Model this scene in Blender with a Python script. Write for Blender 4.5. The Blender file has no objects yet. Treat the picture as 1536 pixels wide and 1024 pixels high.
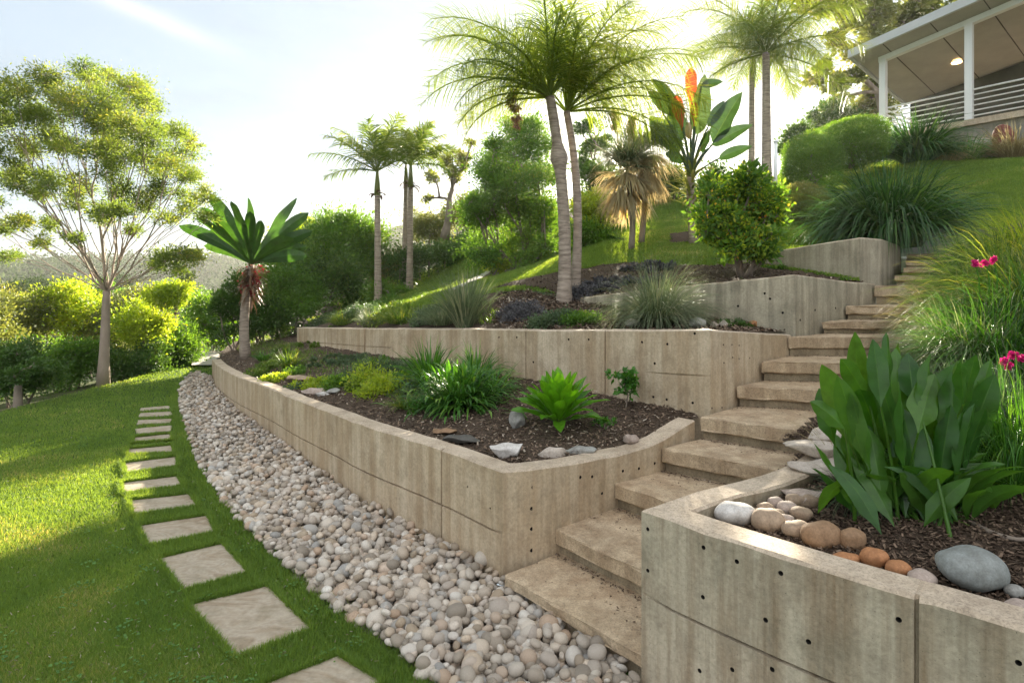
import bpy, bmesh, math, random
import numpy as np
from mathutils import Vector, Matrix
C = bpy.context
S = C.scene
COL = S.collection
rng = np.random.default_rng(7)
random.seed(7)
R = math.radians
# ------------------------------------------------------------------ camera
F, HZ, ZC = 900.0, 425.0, 1.65          # focal length in px of the 1536 px photo, horizon row, eye height
cam = bpy.data.cameras.new('camera'); co = bpy.data.objects.new('camera', cam); COL.objects.link(co)
cam.lens = F/1536*36; cam.sensor_width = 36; cam.shift_y = -(512-HZ)/1536
cam.clip_start = .05; cam.clip_end = 3000
co.location = (0, 0, ZC); co.rotation_euler = (R(90), 0, 0)
S.camera = co
# ------------------------------------------------------------------ light
SUN_AZ, SUN_EL = R(12.5), R(17.4)
S.view_settings.view_transform = 'Standard'; S.view_settings.look = 'None'
S.view_settings.exposure = 2.42; S.view_settings.gamma = 1
sl = bpy.data.lights.new('sun', 'SUN'); so = bpy.data.objects.new('sun', sl); COL.objects.link(so)
sl.energy = 5.0; sl.angle = R(.55); sl.color = (1, .90, .72)
sd = Vector((math.sin(SUN_AZ)*math.cos(SUN_EL), math.cos(SUN_AZ)*math.cos(SUN_EL), math.sin(SUN_EL)))
so.rotation_euler = sd.to_track_quat('Z', 'Y').to_euler(); so.location = (0, 0, 30)
W = bpy.data.worlds.new('World'); S.world = W; W.use_nodes = True
nt = W.node_tree; nt.nodes.clear()
def nd(nt, t, **k):
    n = nt.nodes.new(t)
    for a, b in k.items():
        if a.startswith('i_'):
            key = a[2:]
            n.inputs[int(key) if key.isdigit() else key].default_value = b
        else: setattr(n, a, b)
    return n
def lk(nt, a, b): nt.links.new(a, b)
sky = nd(nt, 'ShaderNodeTexSky', sky_type='NISHITA', sun_disc=False, sun_elevation=SUN_EL, sun_rotation=SUN_AZ,
         altitude=50, air_density=1.0, dust_density=.7, ozone_density=1.2)
# thin wisps of high cloud
tc = nd(nt, 'ShaderNodeTexCoord')
def vdot(v):
    n = nd(nt, 'ShaderNodeVectorMath', operation='DOT_PRODUCT'); lk(nt, tc.outputs['Generated'], n.inputs[0]); n.inputs[1].default_value = v; return n.outputs['Value']
def mth(op, a, b=None, c=None, clamp=False, t=None):
    t = t or nt
    n = t.nodes.new('ShaderNodeMath'); n.operation = op; n.use_clamp = clamp
    for i, x in enumerate((a, b, c)):
        if x is None: continue
        if isinstance(x, (int, float)): n.inputs[i].default_value = x
        else: t.links.new(x, n.inputs[i])
    return n.outputs[0]
c0 = Vector((200-768, 900, HZ-14)).normalized()
ax = (Vector((262-768, 900, HZ-40))-Vector((140-768, 900, HZ+14))).normalized()
ay = c0.cross(ax).normalized()
wn = nd(nt, 'ShaderNodeTexNoise', i_Scale=14.0, i_Detail=6.0, i_Roughness=.6); lk(nt, tc.outputs['Generated'], wn.inputs['Vector'])
u = mth('DIVIDE', mth('ADD', vdot(ax), -c0.dot(ax)), .085)
v = mth('DIVIDE', mth('ADD', mth('ADD', vdot(ay), -c0.dot(ay)), mth('MULTIPLY', mth('ADD', wn.outputs['Fac'], -.5), .012)), .011)
g = mth('EXPONENT', mth('MULTIPLY', mth('ADD', mth('POWER', mth('ABSOLUTE', u), 3), mth('POWER', mth('ABSOLUTE', v), 2)), -1.0))
fr = mth('GREATER_THAN', vdot(c0), .5)
g = mth('MULTIPLY', mth('MULTIPLY', g, fr), .55, clamp=True)
wm = nd(nt, 'ShaderNodeMapping', i_Scale=(2.2, 2.2, 9)); lk(nt, tc.outputs['Generated'], wm.inputs['Vector'])
w2 = nd(nt, 'ShaderNodeTexNoise', i_Scale=1.6, i_Detail=7.0, i_Roughness=.55); lk(nt, wm.outputs[0], w2.inputs['Vector'])
mr = nd(nt, 'ShaderNodeMapRange', i_1=.45, i_2=.8, i_3=.9, i_4=.98); lk(nt, w2.outputs['Fac'], mr.inputs[0])
fac = mth('MAXIMUM', g, mr.outputs[0])
fac = mth('ADD', mth('MULTIPLY', fac, .9), 0.0, clamp=True)
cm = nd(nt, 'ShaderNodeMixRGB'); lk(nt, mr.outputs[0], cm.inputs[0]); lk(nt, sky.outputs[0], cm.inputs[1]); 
# low sky is thin pale blue veil; extra brightness, out of view overhead and behind the camera, is added to light the ground
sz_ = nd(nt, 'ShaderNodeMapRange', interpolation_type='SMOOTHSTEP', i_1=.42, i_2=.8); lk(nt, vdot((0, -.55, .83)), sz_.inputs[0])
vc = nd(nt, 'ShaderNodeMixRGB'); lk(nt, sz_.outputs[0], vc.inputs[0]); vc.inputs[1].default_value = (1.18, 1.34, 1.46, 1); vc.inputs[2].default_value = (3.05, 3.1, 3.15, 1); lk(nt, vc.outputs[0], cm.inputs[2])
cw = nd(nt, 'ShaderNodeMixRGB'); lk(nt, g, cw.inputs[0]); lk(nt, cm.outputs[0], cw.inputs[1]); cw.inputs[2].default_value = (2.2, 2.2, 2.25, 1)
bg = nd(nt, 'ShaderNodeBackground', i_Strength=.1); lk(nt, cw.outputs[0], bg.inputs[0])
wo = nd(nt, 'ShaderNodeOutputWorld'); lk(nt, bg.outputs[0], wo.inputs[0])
# ------------------------------------------------------------------ helpers
def PY(px, py, Y):                       # point seen at a pixel, at distance Y
    return np.array([(px-768)/F*Y, Y, ZC-(py-HZ)/F*Y])
def PZ(px, py, Z):
    return PY(px, py, (ZC-Z)*F/(py-HZ))
def tag(o, label=None, cat=None, group=None, kind=None):
    for k, x in (('label', label), ('category', cat), ('group', group), ('kind', kind)):
        if x: o[k] = x
    return o
def empty(name, loc, label, cat, group=None, rz=0):
    o = bpy.data.objects.new(name, None); COL.objects.link(o); o.location = loc; o.rotation_euler[2] = rz
    o.empty_display_size = .1
    return tag(o, label, cat, group)
def mesh(name, V, Fs, mats, smooth=False, rnd=None, midx=None):
    V = np.asarray(V, dtype=np.float32)
    if not isinstance(Fs, (list, tuple)): Fs = [Fs]
    Fs = [np.asarray(f, dtype=np.int32) for f in Fs if len(f)]
    me = bpy.data.meshes.new(name)
    me.vertices.add(len(V)); me.vertices.foreach_set('co', V.ravel())
    nl = sum(f.size for f in Fs); npoly = sum(len(f) for f in Fs)
    me.loops.add(nl); me.polygons.add(npoly)
    me.loops.foreach_set('vertex_index', np.concatenate([f.ravel() for f in Fs]))
    tot = np.concatenate([np.full(len(f), f.shape[1], np.int32) for f in Fs])
    st = np.concatenate([[0], np.cumsum(tot)[:-1]]).astype(np.int32)
    me.polygons.foreach_set('loop_start', st); me.polygons.foreach_set('loop_total', tot)
    if midx is not None: me.polygons.foreach_set('material_index', np.asarray(midx, np.int32))
    me.polygons.foreach_set('use_smooth', np.full(npoly, bool(smooth)))
    for m in (mats if isinstance(mats, (list, tuple)) else [mats]): me.materials.append(m)
    if rnd is not None:
        a = me.attributes.new('rnd', 'FLOAT', 'POINT'); a.data.foreach_set('value', np.asarray(rnd, np.float32))
    me.update(calc_edges=True); me.validate()
    return me
def link(name, me, parent=None, loc=None):
    o = bpy.data.objects.new(name, me); COL.objects.link(o)
    if loc is not None: o.location = loc
    if parent is not None:
        o.parent = parent
        if loc is None: o.location = -parent.location if parent.type == 'EMPTY' else (0, 0, 0)
        if parent.type == 'EMPTY' and parent.rotation_euler[2]:
            o.matrix_parent_inverse = parent.matrix_basis.inverted(); o.location = (0, 0, 0)
    return o
class MB:                                # collects verts / faces of any size, with the per-vertex 'rnd'
    def __init__(s): s.V, s.F, s.r, s.n = [], {}, [], 0
    def add(s, V, Fs, r=None):
        V = np.asarray(V, np.float32).reshape(-1, 3)
        if not isinstance(Fs, (list, tuple)): Fs = [Fs]
        for f in Fs:
            f = np.asarray(f, np.int64); s.F.setdefault(f.shape[1], []).append(f+s.n)
        s.V.append(V); s.r.append(np.full(len(V), .5, np.float32) if r is None else np.broadcast_to(np.asarray(r, np.float32), (len(V),)))
        s.n += len(V); return s
    def mesh(s, name, mat, smooth=False):
        return mesh(name, np.concatenate(s.V), [np.concatenate(f) for f in s.F.values()], mat, smooth, np.concatenate(s.r))
    def obj(s, name, mat, parent=None, smooth=False): return link(name, s.mesh(name, mat, smooth), parent)
def unit(v): return v/np.maximum(np.linalg.norm(v, axis=-1, keepdims=True), 1e-9)
def box(a, b):
    x0, y0, z0 = a; x1, y1, z1 = b
    V = [(x0,y0,z0),(x1,y0,z0),(x1,y1,z0),(x0,y1,z0),(x0,y0,z1),(x1,y0,z1),(x1,y1,z1),(x0,y1,z1)]
    return np.array(V), np.array([(0,3,2,1),(4,5,6,7),(0,1,5,4),(1,2,6,5),(2,3,7,6),(3,0,4,7)])
def tubes(P0, P1, R0, R1, n=6):          # one frustum per edge
    P0, P1 = np.asarray(P0, float), np.asarray(P1, float); m = len(P0)
    d = unit(P1-P0); h = np.where(np.abs(d[:, 2:3]) > .9, [[1., 0, 0]], [[0, 0, 1.]])
    x = unit(np.cross(d, h)); y = np.cross(d, x)
    a = np.arange(n)*2*np.pi/n
    ring = np.cos(a)[None, :, None]*x[:, None]+np.sin(a)[None, :, None]*y[:, None]
    V = np.concatenate([P0[:, None]+ring*np.asarray(R0).reshape(-1, 1, 1), P1[:, None]+ring*np.asarray(R1).reshape(-1, 1, 1)], 1)
    i = np.arange(n); j = (i+1) % n
    f = np.stack([i, j, j+n, i+n], 1)
    return V.reshape(-1, 3), (f[None]+(np.arange(m)*2*n)[:, None, None]).reshape(-1, 4)
def tube(pts, rad, n=8, cap=True, bump=0):
    pts = np.asarray(pts, float); m = len(pts); rad = np.broadcast_to(np.asarray(rad, float), (m,))
    t = unit(np.gradient(pts, axis=0)); h = np.array([0, 0, 1.]) if abs(t[0, 2]) < .9 else np.array([1., 0, 0])
    x = unit(np.cross(t, h)); y = np.cross(t, x); a = np.arange(n)*2*np.pi/n
    rr = rad[:, None]*(1+bump*rng.standard_normal((m, n)))
    V = pts[:, None]+rr[..., None]*(np.cos(a)[None, :, None]*x[:, None]+np.sin(a)[None, :, None]*y[:, None])
    i = np.arange(n); j = (i+1) % n; f = np.stack([i, j, j+n, i+n], 1)
    Fq = (f[None]+(np.arange(m-1)*n)[:, None, None]).reshape(-1, 4)
    V = V.reshape(-1, 3); Fs = [Fq]
    if cap:
        V = np.concatenate([V, pts[:1], pts[-1:]]); k = m*n
        Fs.append(np.concatenate([np.stack([j, i, np.full(n, k)], 1), np.stack([i+(m-1)*n, j+(m-1)*n, np.full(n, k+1)], 1)]))
    return V, Fs
LT = np.array([(0, 0, 0), (-.5, .45, .12), (0, 1, 0), (.5, .45, .12)]); LF = np.array([(0, 2, 1), (0, 3, 2)])
def place(T, f, O, D, N, L, Wd):         # copies of template T: x across * Wd, y along * L, z normal * Wd
    y = unit(D); x = unit(np.cross(y, N)); z = np.cross(x, y)
    L = np.broadcast_to(L, (len(O),)); Wd = np.broadcast_to(Wd, (len(O),))
    V = O[:, None]+T[None, :, 0:1]*(x*Wd[:, None])[:, None]+T[None, :, 1:2]*(y*L[:, None])[:, None]+T[None, :, 2:3]*(z*Wd[:, None])[:, None]
    Fq = (f[None]+(np.arange(len(O))*len(T))[:, None, None]).reshape(-1, f.shape[1])
    return V.reshape(-1, 3), Fq
PROF = {'grass': lambda s: np.maximum(1-s**2.2, .02)*np.minimum(1, .6+2*s), 'leaf': lambda s: np.maximum(np.sin(np.pi*np.clip(s, 0, 1)**.8)**.75, .03),
        'broad': lambda s: np.maximum(np.minimum(1, (s*3.2)**1.2)*(1-np.maximum(s-.55, 0)**2/.2025)**.8, .04),
        'strap': lambda s: np.minimum(1, (1-s)*4+.04),
        'strap2': lambda s: np.maximum(np.minimum(1, .12+s*1.5)*np.sqrt(np.maximum(1-np.maximum(s-.7, 0)**2/.0905, 0)), .03),
        'obl': lambda s: np.maximum(np.sin(np.pi*np.clip(s, 0, 1)**1.45)**.8, .14*(1-s)),
        'paddle': lambda s: np.maximum(np.minimum(1, .18+np.maximum(s-.12, 0)*2.2)*np.sqrt(np.maximum(1-np.maximum(s-.72, 0)**2/.0784, 0)), .03)}
def blades(O, D, L, Wd, droop, segs=4, prof='grass', fold=0, r=None, wv=None, twist=0, rib=0):
    O, D = np.asarray(O, float), unit(np.asarray(D, float)); n = len(O)
    L = np.broadcast_to(L, (n,)).astype(float); Wd = np.broadcast_to(Wd, (n,)); droop = np.broadcast_to(droop, (n,))
    s = np.linspace(0, 1, segs+1)
    # bend the direction towards -z along the blade
    p = np.zeros((n, segs+1, 3)); p[:, 0] = O; d = D.copy(); tang = np.zeros_like(p); tang[:, 0] = D
    for k in range(segs):
        st = s[k+1]-s[k]
        p[:, k+1] = p[:, k]+d*(L*st)[:, None]
        d = unit(d-np.array([0, 0, 1.])*(droop*st*(.5+1.5*s[k+1]))[:, None]); tang[:, k+1] = d
    if wv is None:
        up = np.array([[0, 0, 1.]])+.001; wv = unit(np.cross(D, np.broadcast_to(up, D.shape)))
    w = unit(wv)[:, None]*np.ones((1, segs+1, 1))
    nn = unit(np.cross(w, tang))
    if twist is not None and np.any(twist):
        a = (np.broadcast_to(twist, (n,)))[:, None, None]*s[None, :, None]
        w = w*np.cos(a)+nn*np.sin(a); nn = unit(np.cross(w, tang))
    hw = (.5*Wd[:, None]*PROF[prof](s)[None])[..., None]
    wave = 0
    if rib:
        ph = rng.uniform(0, 6.28, (n, 1, 1)); wave = nn*hw*.16*np.sin(s[None, :, None]*14+ph); f0 = fold*.12
        V = np.stack([p-w*hw+nn*hw*fold+wave, p-w*hw*.07+nn*hw*f0*.5, p, p+w*hw*.07+nn*hw*f0*.5, p+w*hw+nn*hw*fold-wave], 2); q = 5
    elif fold:
        V = np.stack([p-w*hw+nn*hw*fold, p, p+w*hw+nn*hw*fold], 2); q = 3
    else: V = np.stack([p-w*hw, p+w*hw], 2); q = 2
    f = []
    for k in range(segs):
        for c in range(q-1): f.append((k*q+c, k*q+c+1, (k+1)*q+c+1, (k+1)*q+c))
    f = np.array(f); Fq = (f[None]+(np.arange(n)*q*(segs+1))[:, None, None]).reshape(-1, 4)
    rr = np.repeat(rng.random(n) if r is None else np.broadcast_to(r, (n,)), q*(segs+1))
    if rib:
        rr = rr.reshape(n, segs+1, 5).copy(); rr[:, :, 2] = np.clip(rr[:, :, 2]+rib, 0, 1); rr = rr.ravel()
    return V.reshape(-1, 3), Fq, rr
def sph(n):
    v = rng.standard_normal((n, 3)); return unit(v)
def inpoly(x, y, poly):
    poly = np.asarray(poly); x = np.asarray(x); y = np.asarray(y); ins = np.zeros(x.shape, bool); j = len(poly)-1
    for i in range(len(poly)):
        xi, yi, xj, yj = poly[i, 0], poly[i, 1], poly[j, 0], poly[j, 1]
        if yi != yj: ins ^= ((yi > y) != (yj > y)) & (x < (xj-xi)*(y-yi)/(yj-yi)+xi)
        j = i
    return ins
def rbf(pts):
    P = np.asarray(pts, float); n = len(P); X = P[:, :2]
    A = np.zeros((n+3, n+3)); A[:n, :n] = np.linalg.norm(X[:, None]-X[None], axis=2)-.15*np.eye(n)*0
    A[:n, n] = 1; A[:n, n+1:] = X; A[n, :n] = 1; A[n+1:, :n] = X.T
    w = np.linalg.lstsq(A, np.concatenate([P[:, 2], [0, 0, 0]]), rcond=None)[0]
    def f(x, y):
        x = np.asarray(x, float); y = np.asarray(y, float); sh = x.shape; q = np.stack([x.ravel(), y.ravel()], 1)
        o = np.zeros(len(q))
        for i in range(0, len(q), 50000):
            qq = q[i:i+50000]; o[i:i+50000] = np.linalg.norm(qq[:, None]-X[None], axis=2)@w[:n]+w[n]+qq@w[n+1:]
        return o.reshape(sh)
    return f
def vnoise(x, y, sc, seed=0):            # cheap smooth value noise
    x = np.asarray(x)*sc; y = np.asarray(y)*sc; xi = np.floor(x); yi = np.floor(y); fx = x-xi; fy = y-yi
    fx = fx*fx*(3-2*fx); fy = fy*fy*(3-2*fy)
    h = lambda a, b: np.modf(np.abs(np.sin(a*127.1+b*311.7+seed*17.3)*43758.5453))[0]
    return (h(xi, yi)*(1-fx)+h(xi+1, yi)*fx)*(1-fy)+(h(xi, yi+1)*(1-fx)+h(xi+1, yi+1)*fx)*fy
def resample(P, step):
    P = np.asarray(P, float); d = np.linalg.norm(np.diff(P[:, :2], axis=0), axis=1); s = np.concatenate([[0], np.cumsum(d)])
    n = max(2, int(s[-1]/step)+1); t = np.linspace(0, s[-1], n)
    return np.stack([np.interp(t, s, P[:, k]) for k in range(P.shape[1])], 1)
def smoothline(P, step=.12):             # Catmull-Rom through the points, then resampled
    P = np.asarray(P, float); Q = np.concatenate([[2*P[0]-P[1]], P, [2*P[-1]-P[-2]]]); o = []
    for i in range(1, len(Q)-2):
        t = np.linspace(0, 1, 12, endpoint=False)[:, None]; a, b, c, d = Q[i-1:i+3]
        o.append(.5*((2*b)+(-a+c)*t+(2*a-5*b+4*c-d)*t*t+(-a+3*b-3*c+d)*t**3))
    return resample(np.concatenate(o+[P[-1:]]), step)
# ------------------------------------------------------------------ materials
def new_mat(name):
    m = bpy.data.materials.new(name); m.use_nodes = True; t = m.node_tree; t.nodes.clear()
    return m, t, nd(t, 'ShaderNodeOutputMaterial')
def ramp(t, fac, stops):
    n = nd(t, 'ShaderNodeValToRGB'); e = n.color_ramp.elements
    while len(e) < len(stops): e.new(.5)
    for i, (p, c) in enumerate(stops):
        e[i].position = p; e[i].color = (*c, 1) if len(c) == 3 else c
    t.links.new(fac, n.inputs[0]); return n.outputs[0]
def noise(t, scale, detail=4, rough=.55, vec=None, stretch=None, obj=True):
    n = nd(t, 'ShaderNodeTexNoise', i_Scale=float(scale), i_Detail=float(detail), i_Roughness=rough)
    src = vec or nd(t, 'ShaderNodeTexCoord').outputs['Object' if obj else 'Generated']
    if stretch:
        mp = nd(t, 'ShaderNodeMapping', i_Scale=stretch); t.links.new(src, mp.inputs[0]); src = mp.outputs[0]
    t.links.new(src, n.inputs['Vector']); return n.outputs['Fac']
def mixc(t, fac, a, b, mode='MIX'):
    n = nd(t, 'ShaderNodeMixRGB', blend_type=mode)
    for i, x in ((0, fac), (1, a), (2, b)):
        if isinstance(x, (int, float)): n.inputs[i].default_value = x
        elif isinstance(x, tuple): n.inputs[i].default_value = (*x, 1)
        else: t.links.new(x, n.inputs[i])
    return n.outputs[0]
def bump(t, h, dist, strength=1.0, nrm=None):
    b = nd(t, 'ShaderNodeBump', i_Distance=dist, i_Strength=strength); t.links.new(h, b.inputs['Height'])
    if nrm: t.links.new(nrm, b.inputs['Normal'])
    return b.outputs[0]
def pbsdf(t, out, col, rough=.8, nrm=None, spec=.3):
    p = nd(t, 'ShaderNodeBsdfPrincipled'); p.inputs['Specular IOR Level'].default_value = spec
    if isinstance(col, tuple): p.inputs['Base Color'].default_value = (*col, 1)
    else: t.links.new(col, p.inputs['Base Color'])
    if isinstance(rough, (int, float)): p.inputs['Roughness'].default_value = rough
    else: t.links.new(rough, p.inputs['Roughness'])
    if nrm: t.links.new(nrm, p.inputs['Normal'])
    if out: t.links.new(p.outputs[0], out.inputs[0])
    return p
def leafmat(name, c0, c1, tr=.4, rough=.45, tcol=None, spec=.35, hue2=None, vary=False):
    m, t, o = new_mat(name)
    at = nd(t, 'ShaderNodeAttribute', attribute_name='rnd').outputs['Fac']
    st = [(0, c0), (1, c1)] if hue2 is None else [(0, c0), (.8, c1), (1, hue2)]
    c = ramp(t, at, st)
    if vary: c = mixc(t, 1.0, c, ramp(t, noise(t, 11, 5, .65), [(.3, (.66, .62, .5)), (.55, (1, 1, 1)), (.75, (1.25, 1.15, .9))]), 'MULTIPLY')
    p = pbsdf(t, None, c, rough, None, spec)
    tl = nd(t, 'ShaderNodeBsdfTranslucent')
    tcol = tcol or (1.9, 1.75, .55)
    t.links.new(mixc(t, 1.0, c, tcol, 'MULTIPLY'), tl.inputs[0])
    ms = nd(t, 'ShaderNodeMixShader', i_0=tr); t.links.new(p.outputs[0], ms.inputs[1]); t.links.new(tl.outputs[0], ms.inputs[2])
    t.links.new(ms.outputs[0], o.inputs[0]); return m
def concrete(name, c0, c1, c2, streak=.6, rough=.85, green=0.0, speck=.0):
    m, t, o = new_mat(name)
    tc = nd(t, 'ShaderNodeTexCoord').outputs['Object']
    big = noise(t, 1.6, 5, .6, tc)
    st = noise(t, 1.0, 6, .62, tc, (9, 9, .55)); st2 = noise(t, 1.0, 4, .6, tc, (26, 26, 1.3))
    fine = noise(t, 60, 6, .7, tc); mid = noise(t, 9, 6, .65, tc)
    c = ramp(t, big, [(.32, c0), (.68, c1)])
    c = mixc(t, mth('MULTIPLY', ramp(t, st, [(.42, (0,)*3), (.62, (1,)*3)]), streak, t=t), c, c2)
    c = mixc(t, mth('MULTIPLY', ramp(t, st2, [(.5, (0,)*3), (.72, (1,)*3)]), streak*.5, t=t), c, tuple(x*.62 for x in c2))
    c = mixc(t, ramp(t, mid, [(.3, (.55,)*3), (.5, (0,)*3)]), c, tuple(x*.62 for x in c0))
    c = mixc(t, ramp(t, noise(t, 3.3, 7, .7, tc, (1, 1, .8)), [(.5, (0,)*3), (.68, (.5,)*3)]), c, tuple(x*.7 for x in c2))
    c = mixc(t, ramp(t, noise(t, 210, 2, .5, tc), [(.68, (0,)*3), (.74, (.7,)*3)]), c, (.06, .05, .04))
    if green: c = mixc(t, mth('MULTIPLY', ramp(t, noise(t, 2.6, 5, .6, tc), [(.45, (0,)*3), (.7, (1,)*3)]), green, t=t), c, (.13, .145, .10))
    if speck: c = mixc(t, mth('MULTIPLY', ramp(t, noise(t, 130, 3, .7, tc), [(.5, (0,)*3), (.62, (1,)*3)]), speck, t=t), c, (.08, .065, .05))
    c = mixc(t, 1.0, c, ramp(t, fine, [(.25, (.72,)*3), (.6, (1.06,)*3)]), 'MULTIPLY')
    h = mth('ADD', mth('MULTIPLY', fine, .4, t=t), mid, t=t)
    pbsdf(t, o, c, rough, bump(t, h, .006, .7), .25); return m
def plainmat(name, col, rough=.6, var=.15, scale=8, bmp=.002, stretch=None, spec=.3, dark=None):
    m, t, o = new_mat(name); tc = nd(t, 'ShaderNodeTexCoord').outputs['Object']
    n = noise(t, scale, 5, .6, tc, stretch); dk = dark or tuple(x*(1-var*2.2) for x in col)
    c = ramp(t, n, [(.3, dk), (.7, col)])
    pbsdf(t, o, c, rough, bump(t, n, bmp) if bmp else None, spec); return m
def stonemat(name, cols, rough=.7, scale=5, oscale=1.0):
    m, t, o = new_mat(name); at = nd(t, 'ShaderNodeAttribute', attribute_name='rnd').outputs['Fac']
    oi = nd(t, 'ShaderNodeObjectInfo').outputs['Random']
    f = mth('FRACT', mth('ADD', at, oi, t=t), t=t)
    c = ramp(t, f, [(i/(len(cols)-1), k) for i, k in enumerate(cols)])
    tc = nd(t, 'ShaderNodeTexCoord').outputs['Object']
    n = noise(t, 22*oscale, 5, .65, tc); n2 = noise(t, 150*oscale, 3, .6, tc)
    c = mixc(t, 1.0, c, ramp(t, n, [(.3, (.66, .62, .58)), (.65, (1.08, 1.06, 1.04))]), 'MULTIPLY')
    c = mixc(t, 1.0, c, ramp(t, n2, [(.3, (.8,)*3), (.6, (1.05,)*3)]), 'MULTIPLY')
    pbsdf(t, o, c, rough, bump(t, n, .004, .6), .35); return m
M = {}
M['conc_a'] = concrete('weathered_beige_concrete', (.52, .41, .275), (.61, .505, .37), (.36, .245, .14), .65)
M['conc_b'] = concrete('grey_stained_concrete', (.46, .395, .29), (.55, .475, .355), (.27, .19, .115), .9, green=.3)
M['conc_c'] = concrete('upper_grey_concrete', (.42, .37, .275), (.55, .48, .35), (.22, .185, .13), .7, green=.22)
M['cap'] = concrete('trowelled_coping', (.52, .42, .31), (.62, .51, .39), (.36, .26, .17), .25, speck=.35)
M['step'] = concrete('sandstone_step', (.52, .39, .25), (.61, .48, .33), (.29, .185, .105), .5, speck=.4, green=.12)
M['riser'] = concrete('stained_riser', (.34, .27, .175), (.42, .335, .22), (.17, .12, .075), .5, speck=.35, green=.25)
M['hole'] = plainmat('tie_hole_shade', (.035, .03, .024), .9, .2, 40, 0)  # near-black colour paints the shade inside the holes; the concrete itself is paler
def flagmat():
    m, t, o = new_mat('flagstone'); tc = nd(t, 'ShaderNodeTexCoord').outputs['Object']
    w = nd(t, 'ShaderNodeTexNoise', i_Scale=3.4, i_Detail=7.0, i_Roughness=.6, i_Distortion=1.6); mp = nd(t, 'ShaderNodeMapping', i_Scale=(1, 2.1, 1), i_Rotation=(0, 0, .7)); t.links.new(tc, mp.inputs[0]); t.links.new(mp.outputs[0], w.inputs['Vector'])
    c = ramp(t, w.outputs['Fac'], [(.3, (.25, .18, .115)), (.42, (.34, .27, .19)), (.55, (.42, .355, .27)), (.63, (.35, .28, .20)), (.75, (.46, .41, .33))])
    c = mixc(t, ramp(t, noise(t, 7, 5, .6, tc), [(.5, (0,)*3), (.72, (.6,)*3)]), c, (.24, .20, .13))
    f = noise(t, 45, 5, .6, tc); c = mixc(t, 1.0, c, ramp(t, f, [(.3, (.84,)*3), (.6, (1.04,)*3)]), 'MULTIPLY')
    pbsdf(t, o, c, .7, bump(t, mth('ADD', w.outputs['Fac'], mth('MULTIPLY', f, .25, t=t), t=t), .008, .6), .35); return m
M['flag'] = flagmat()
M['pebble'] = stonemat('river_pebble', [(.40, .32, .23), (.28, .245, .20), (.36, .31, .25), (.56, .51, .44), (.45, .33, .235), (.62, .58, .52), (.33, .325, .31), (.56, .46, .35), (.68, .65, .59), (.48, .42, .35), (.42, .37, .32), (.60, .55, .47)])
M['bark'] = plainmat('grey_brown_bark', (.30, .24, .19), .9, .25, 6, .02, (1, 1, .4))
M['bark_pale'] = plainmat('pale_smooth_bark', (.42, .33, .26), .85, .2, 5, .01, (1, 1, .3), dark=(.22, .17, .13))
M['palm_trunk'] = plainmat('ringed_palm_trunk', (.44, .36, .29), .9, .25, 7, .02, (.9, .9, 5), dark=(.17, .13, .10))
M['white'] = plainmat('white_paint', (.80, .80, .80), .4, .02, 2, 0)
# ------------------------------------------------------------------ lines of the site
W1 = [(-5.62, 11.3, .30, .36), (-5.05, 10.1, .20, .37), (-4.41, 9.0, .03, .42), (-3.54, 7.67, .03, .48), (-2.54, 6.34, .03, .54), (-1.97, 5.56, .03, .565), (-1.44, 4.89, .03, .59), (-1.08, 4.39, .03, .615), (-.47, 3.74, .03, .628), (-.05, 3.24, .03, .633)]
SLn = [(-.04, 3.13), (.243, 3.37), (.626, 3.68), (.973, 3.91), (1.30, 4.14), (1.69, 4.5), (1.98, 4.75), (2.346, 5.1), (2.796, 5.4), (3.2, 5.75), (3.69, 6.1), (4.16, 6.5), (4.42, 6.8), (4.66, 7.1), (4.9, 7.45), (5.2, 7.9)]
SRn = [(.56, 2.42), (.80, 2.66), (1.16, 3.02), (1.55, 3.45), (1.86, 3.72), (2.5, 4.25), (2.9, 4.62), (3.4, 5.08), (3.85, 5.45), (4.15, 5.75), (4.55, 6.05), (4.95, 6.3), (5.2, 6.55), (5.45, 6.8), (5.7, 7.1), (6.0, 7.5)]
SZ = [.13, .272, .424, .576, .728, .88, 1.032, 1.197, 1.302, 1.43, 1.636, 1.737, 1.83, 1.92, 2.02, 2.13]
w1c = smoothline(W1[1:], .12)
w1 = w1c
side1 = smoothline([(-.05, 3.24, -.1, .633), (.243, 3.37, -.1, .624), (.626, 3.68, -.1, .60), (.90, 3.86, -.1, .61), (1.10, 4.02, 0, .66), (1.27, 4.17, 0, .70)], .08)
W2 = [(-3.62, 10.1, .3, .91), (-3.53, 10.0, .3, .917), (-1.96, 8.0, .3, 1.05), (-.48, 6.37, .3, 1.169), (.2, 5.62, .3, 1.213), (1.42, 4.30, .3, 1.315)]
W2S = [(1.42, 4.30, .3, 1.315), (1.69, 4.53, .3, 1.29), (2.02, 4.83, .5, 1.25), (2.40, 5.16, .6, 1.21)]
W3 = [(.80, 7.03, 1.1, 1.486), (.996, 6.79, 1.1, 1.52), (1.636, 6.08, 1, 1.616), (2.46, 5.2, .9, 1.727)]
W3S = [(2.46, 5.2, .9, 1.727), (2.80, 5.46, 1, 1.70), (3.25, 5.82, 1.1, 1.67), (3.74, 6.17, 1.2, 1.645)]
W4 = [(2.80, 7.72, 1.5, 1.98), (3.04, 7.46, 1.4, 2.02), (3.83, 6.6, 1.3, 2.156)]
W4S = [(3.83, 6.6, 1.3, 2.156), (4.18, 6.78, 1.3, 2.15), (4.93, 7.6, 1.4, 2.13)]
RW0 = [(1.66, 3.30, .4, .86), (1.56, 3.13, .3, .80), (1.36, 2.95, .2, .765), (1.1, 2.78, .1, .75), (.85, 2.655, 0, .745), (.52, 2.41, -.1, .743)]
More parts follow.
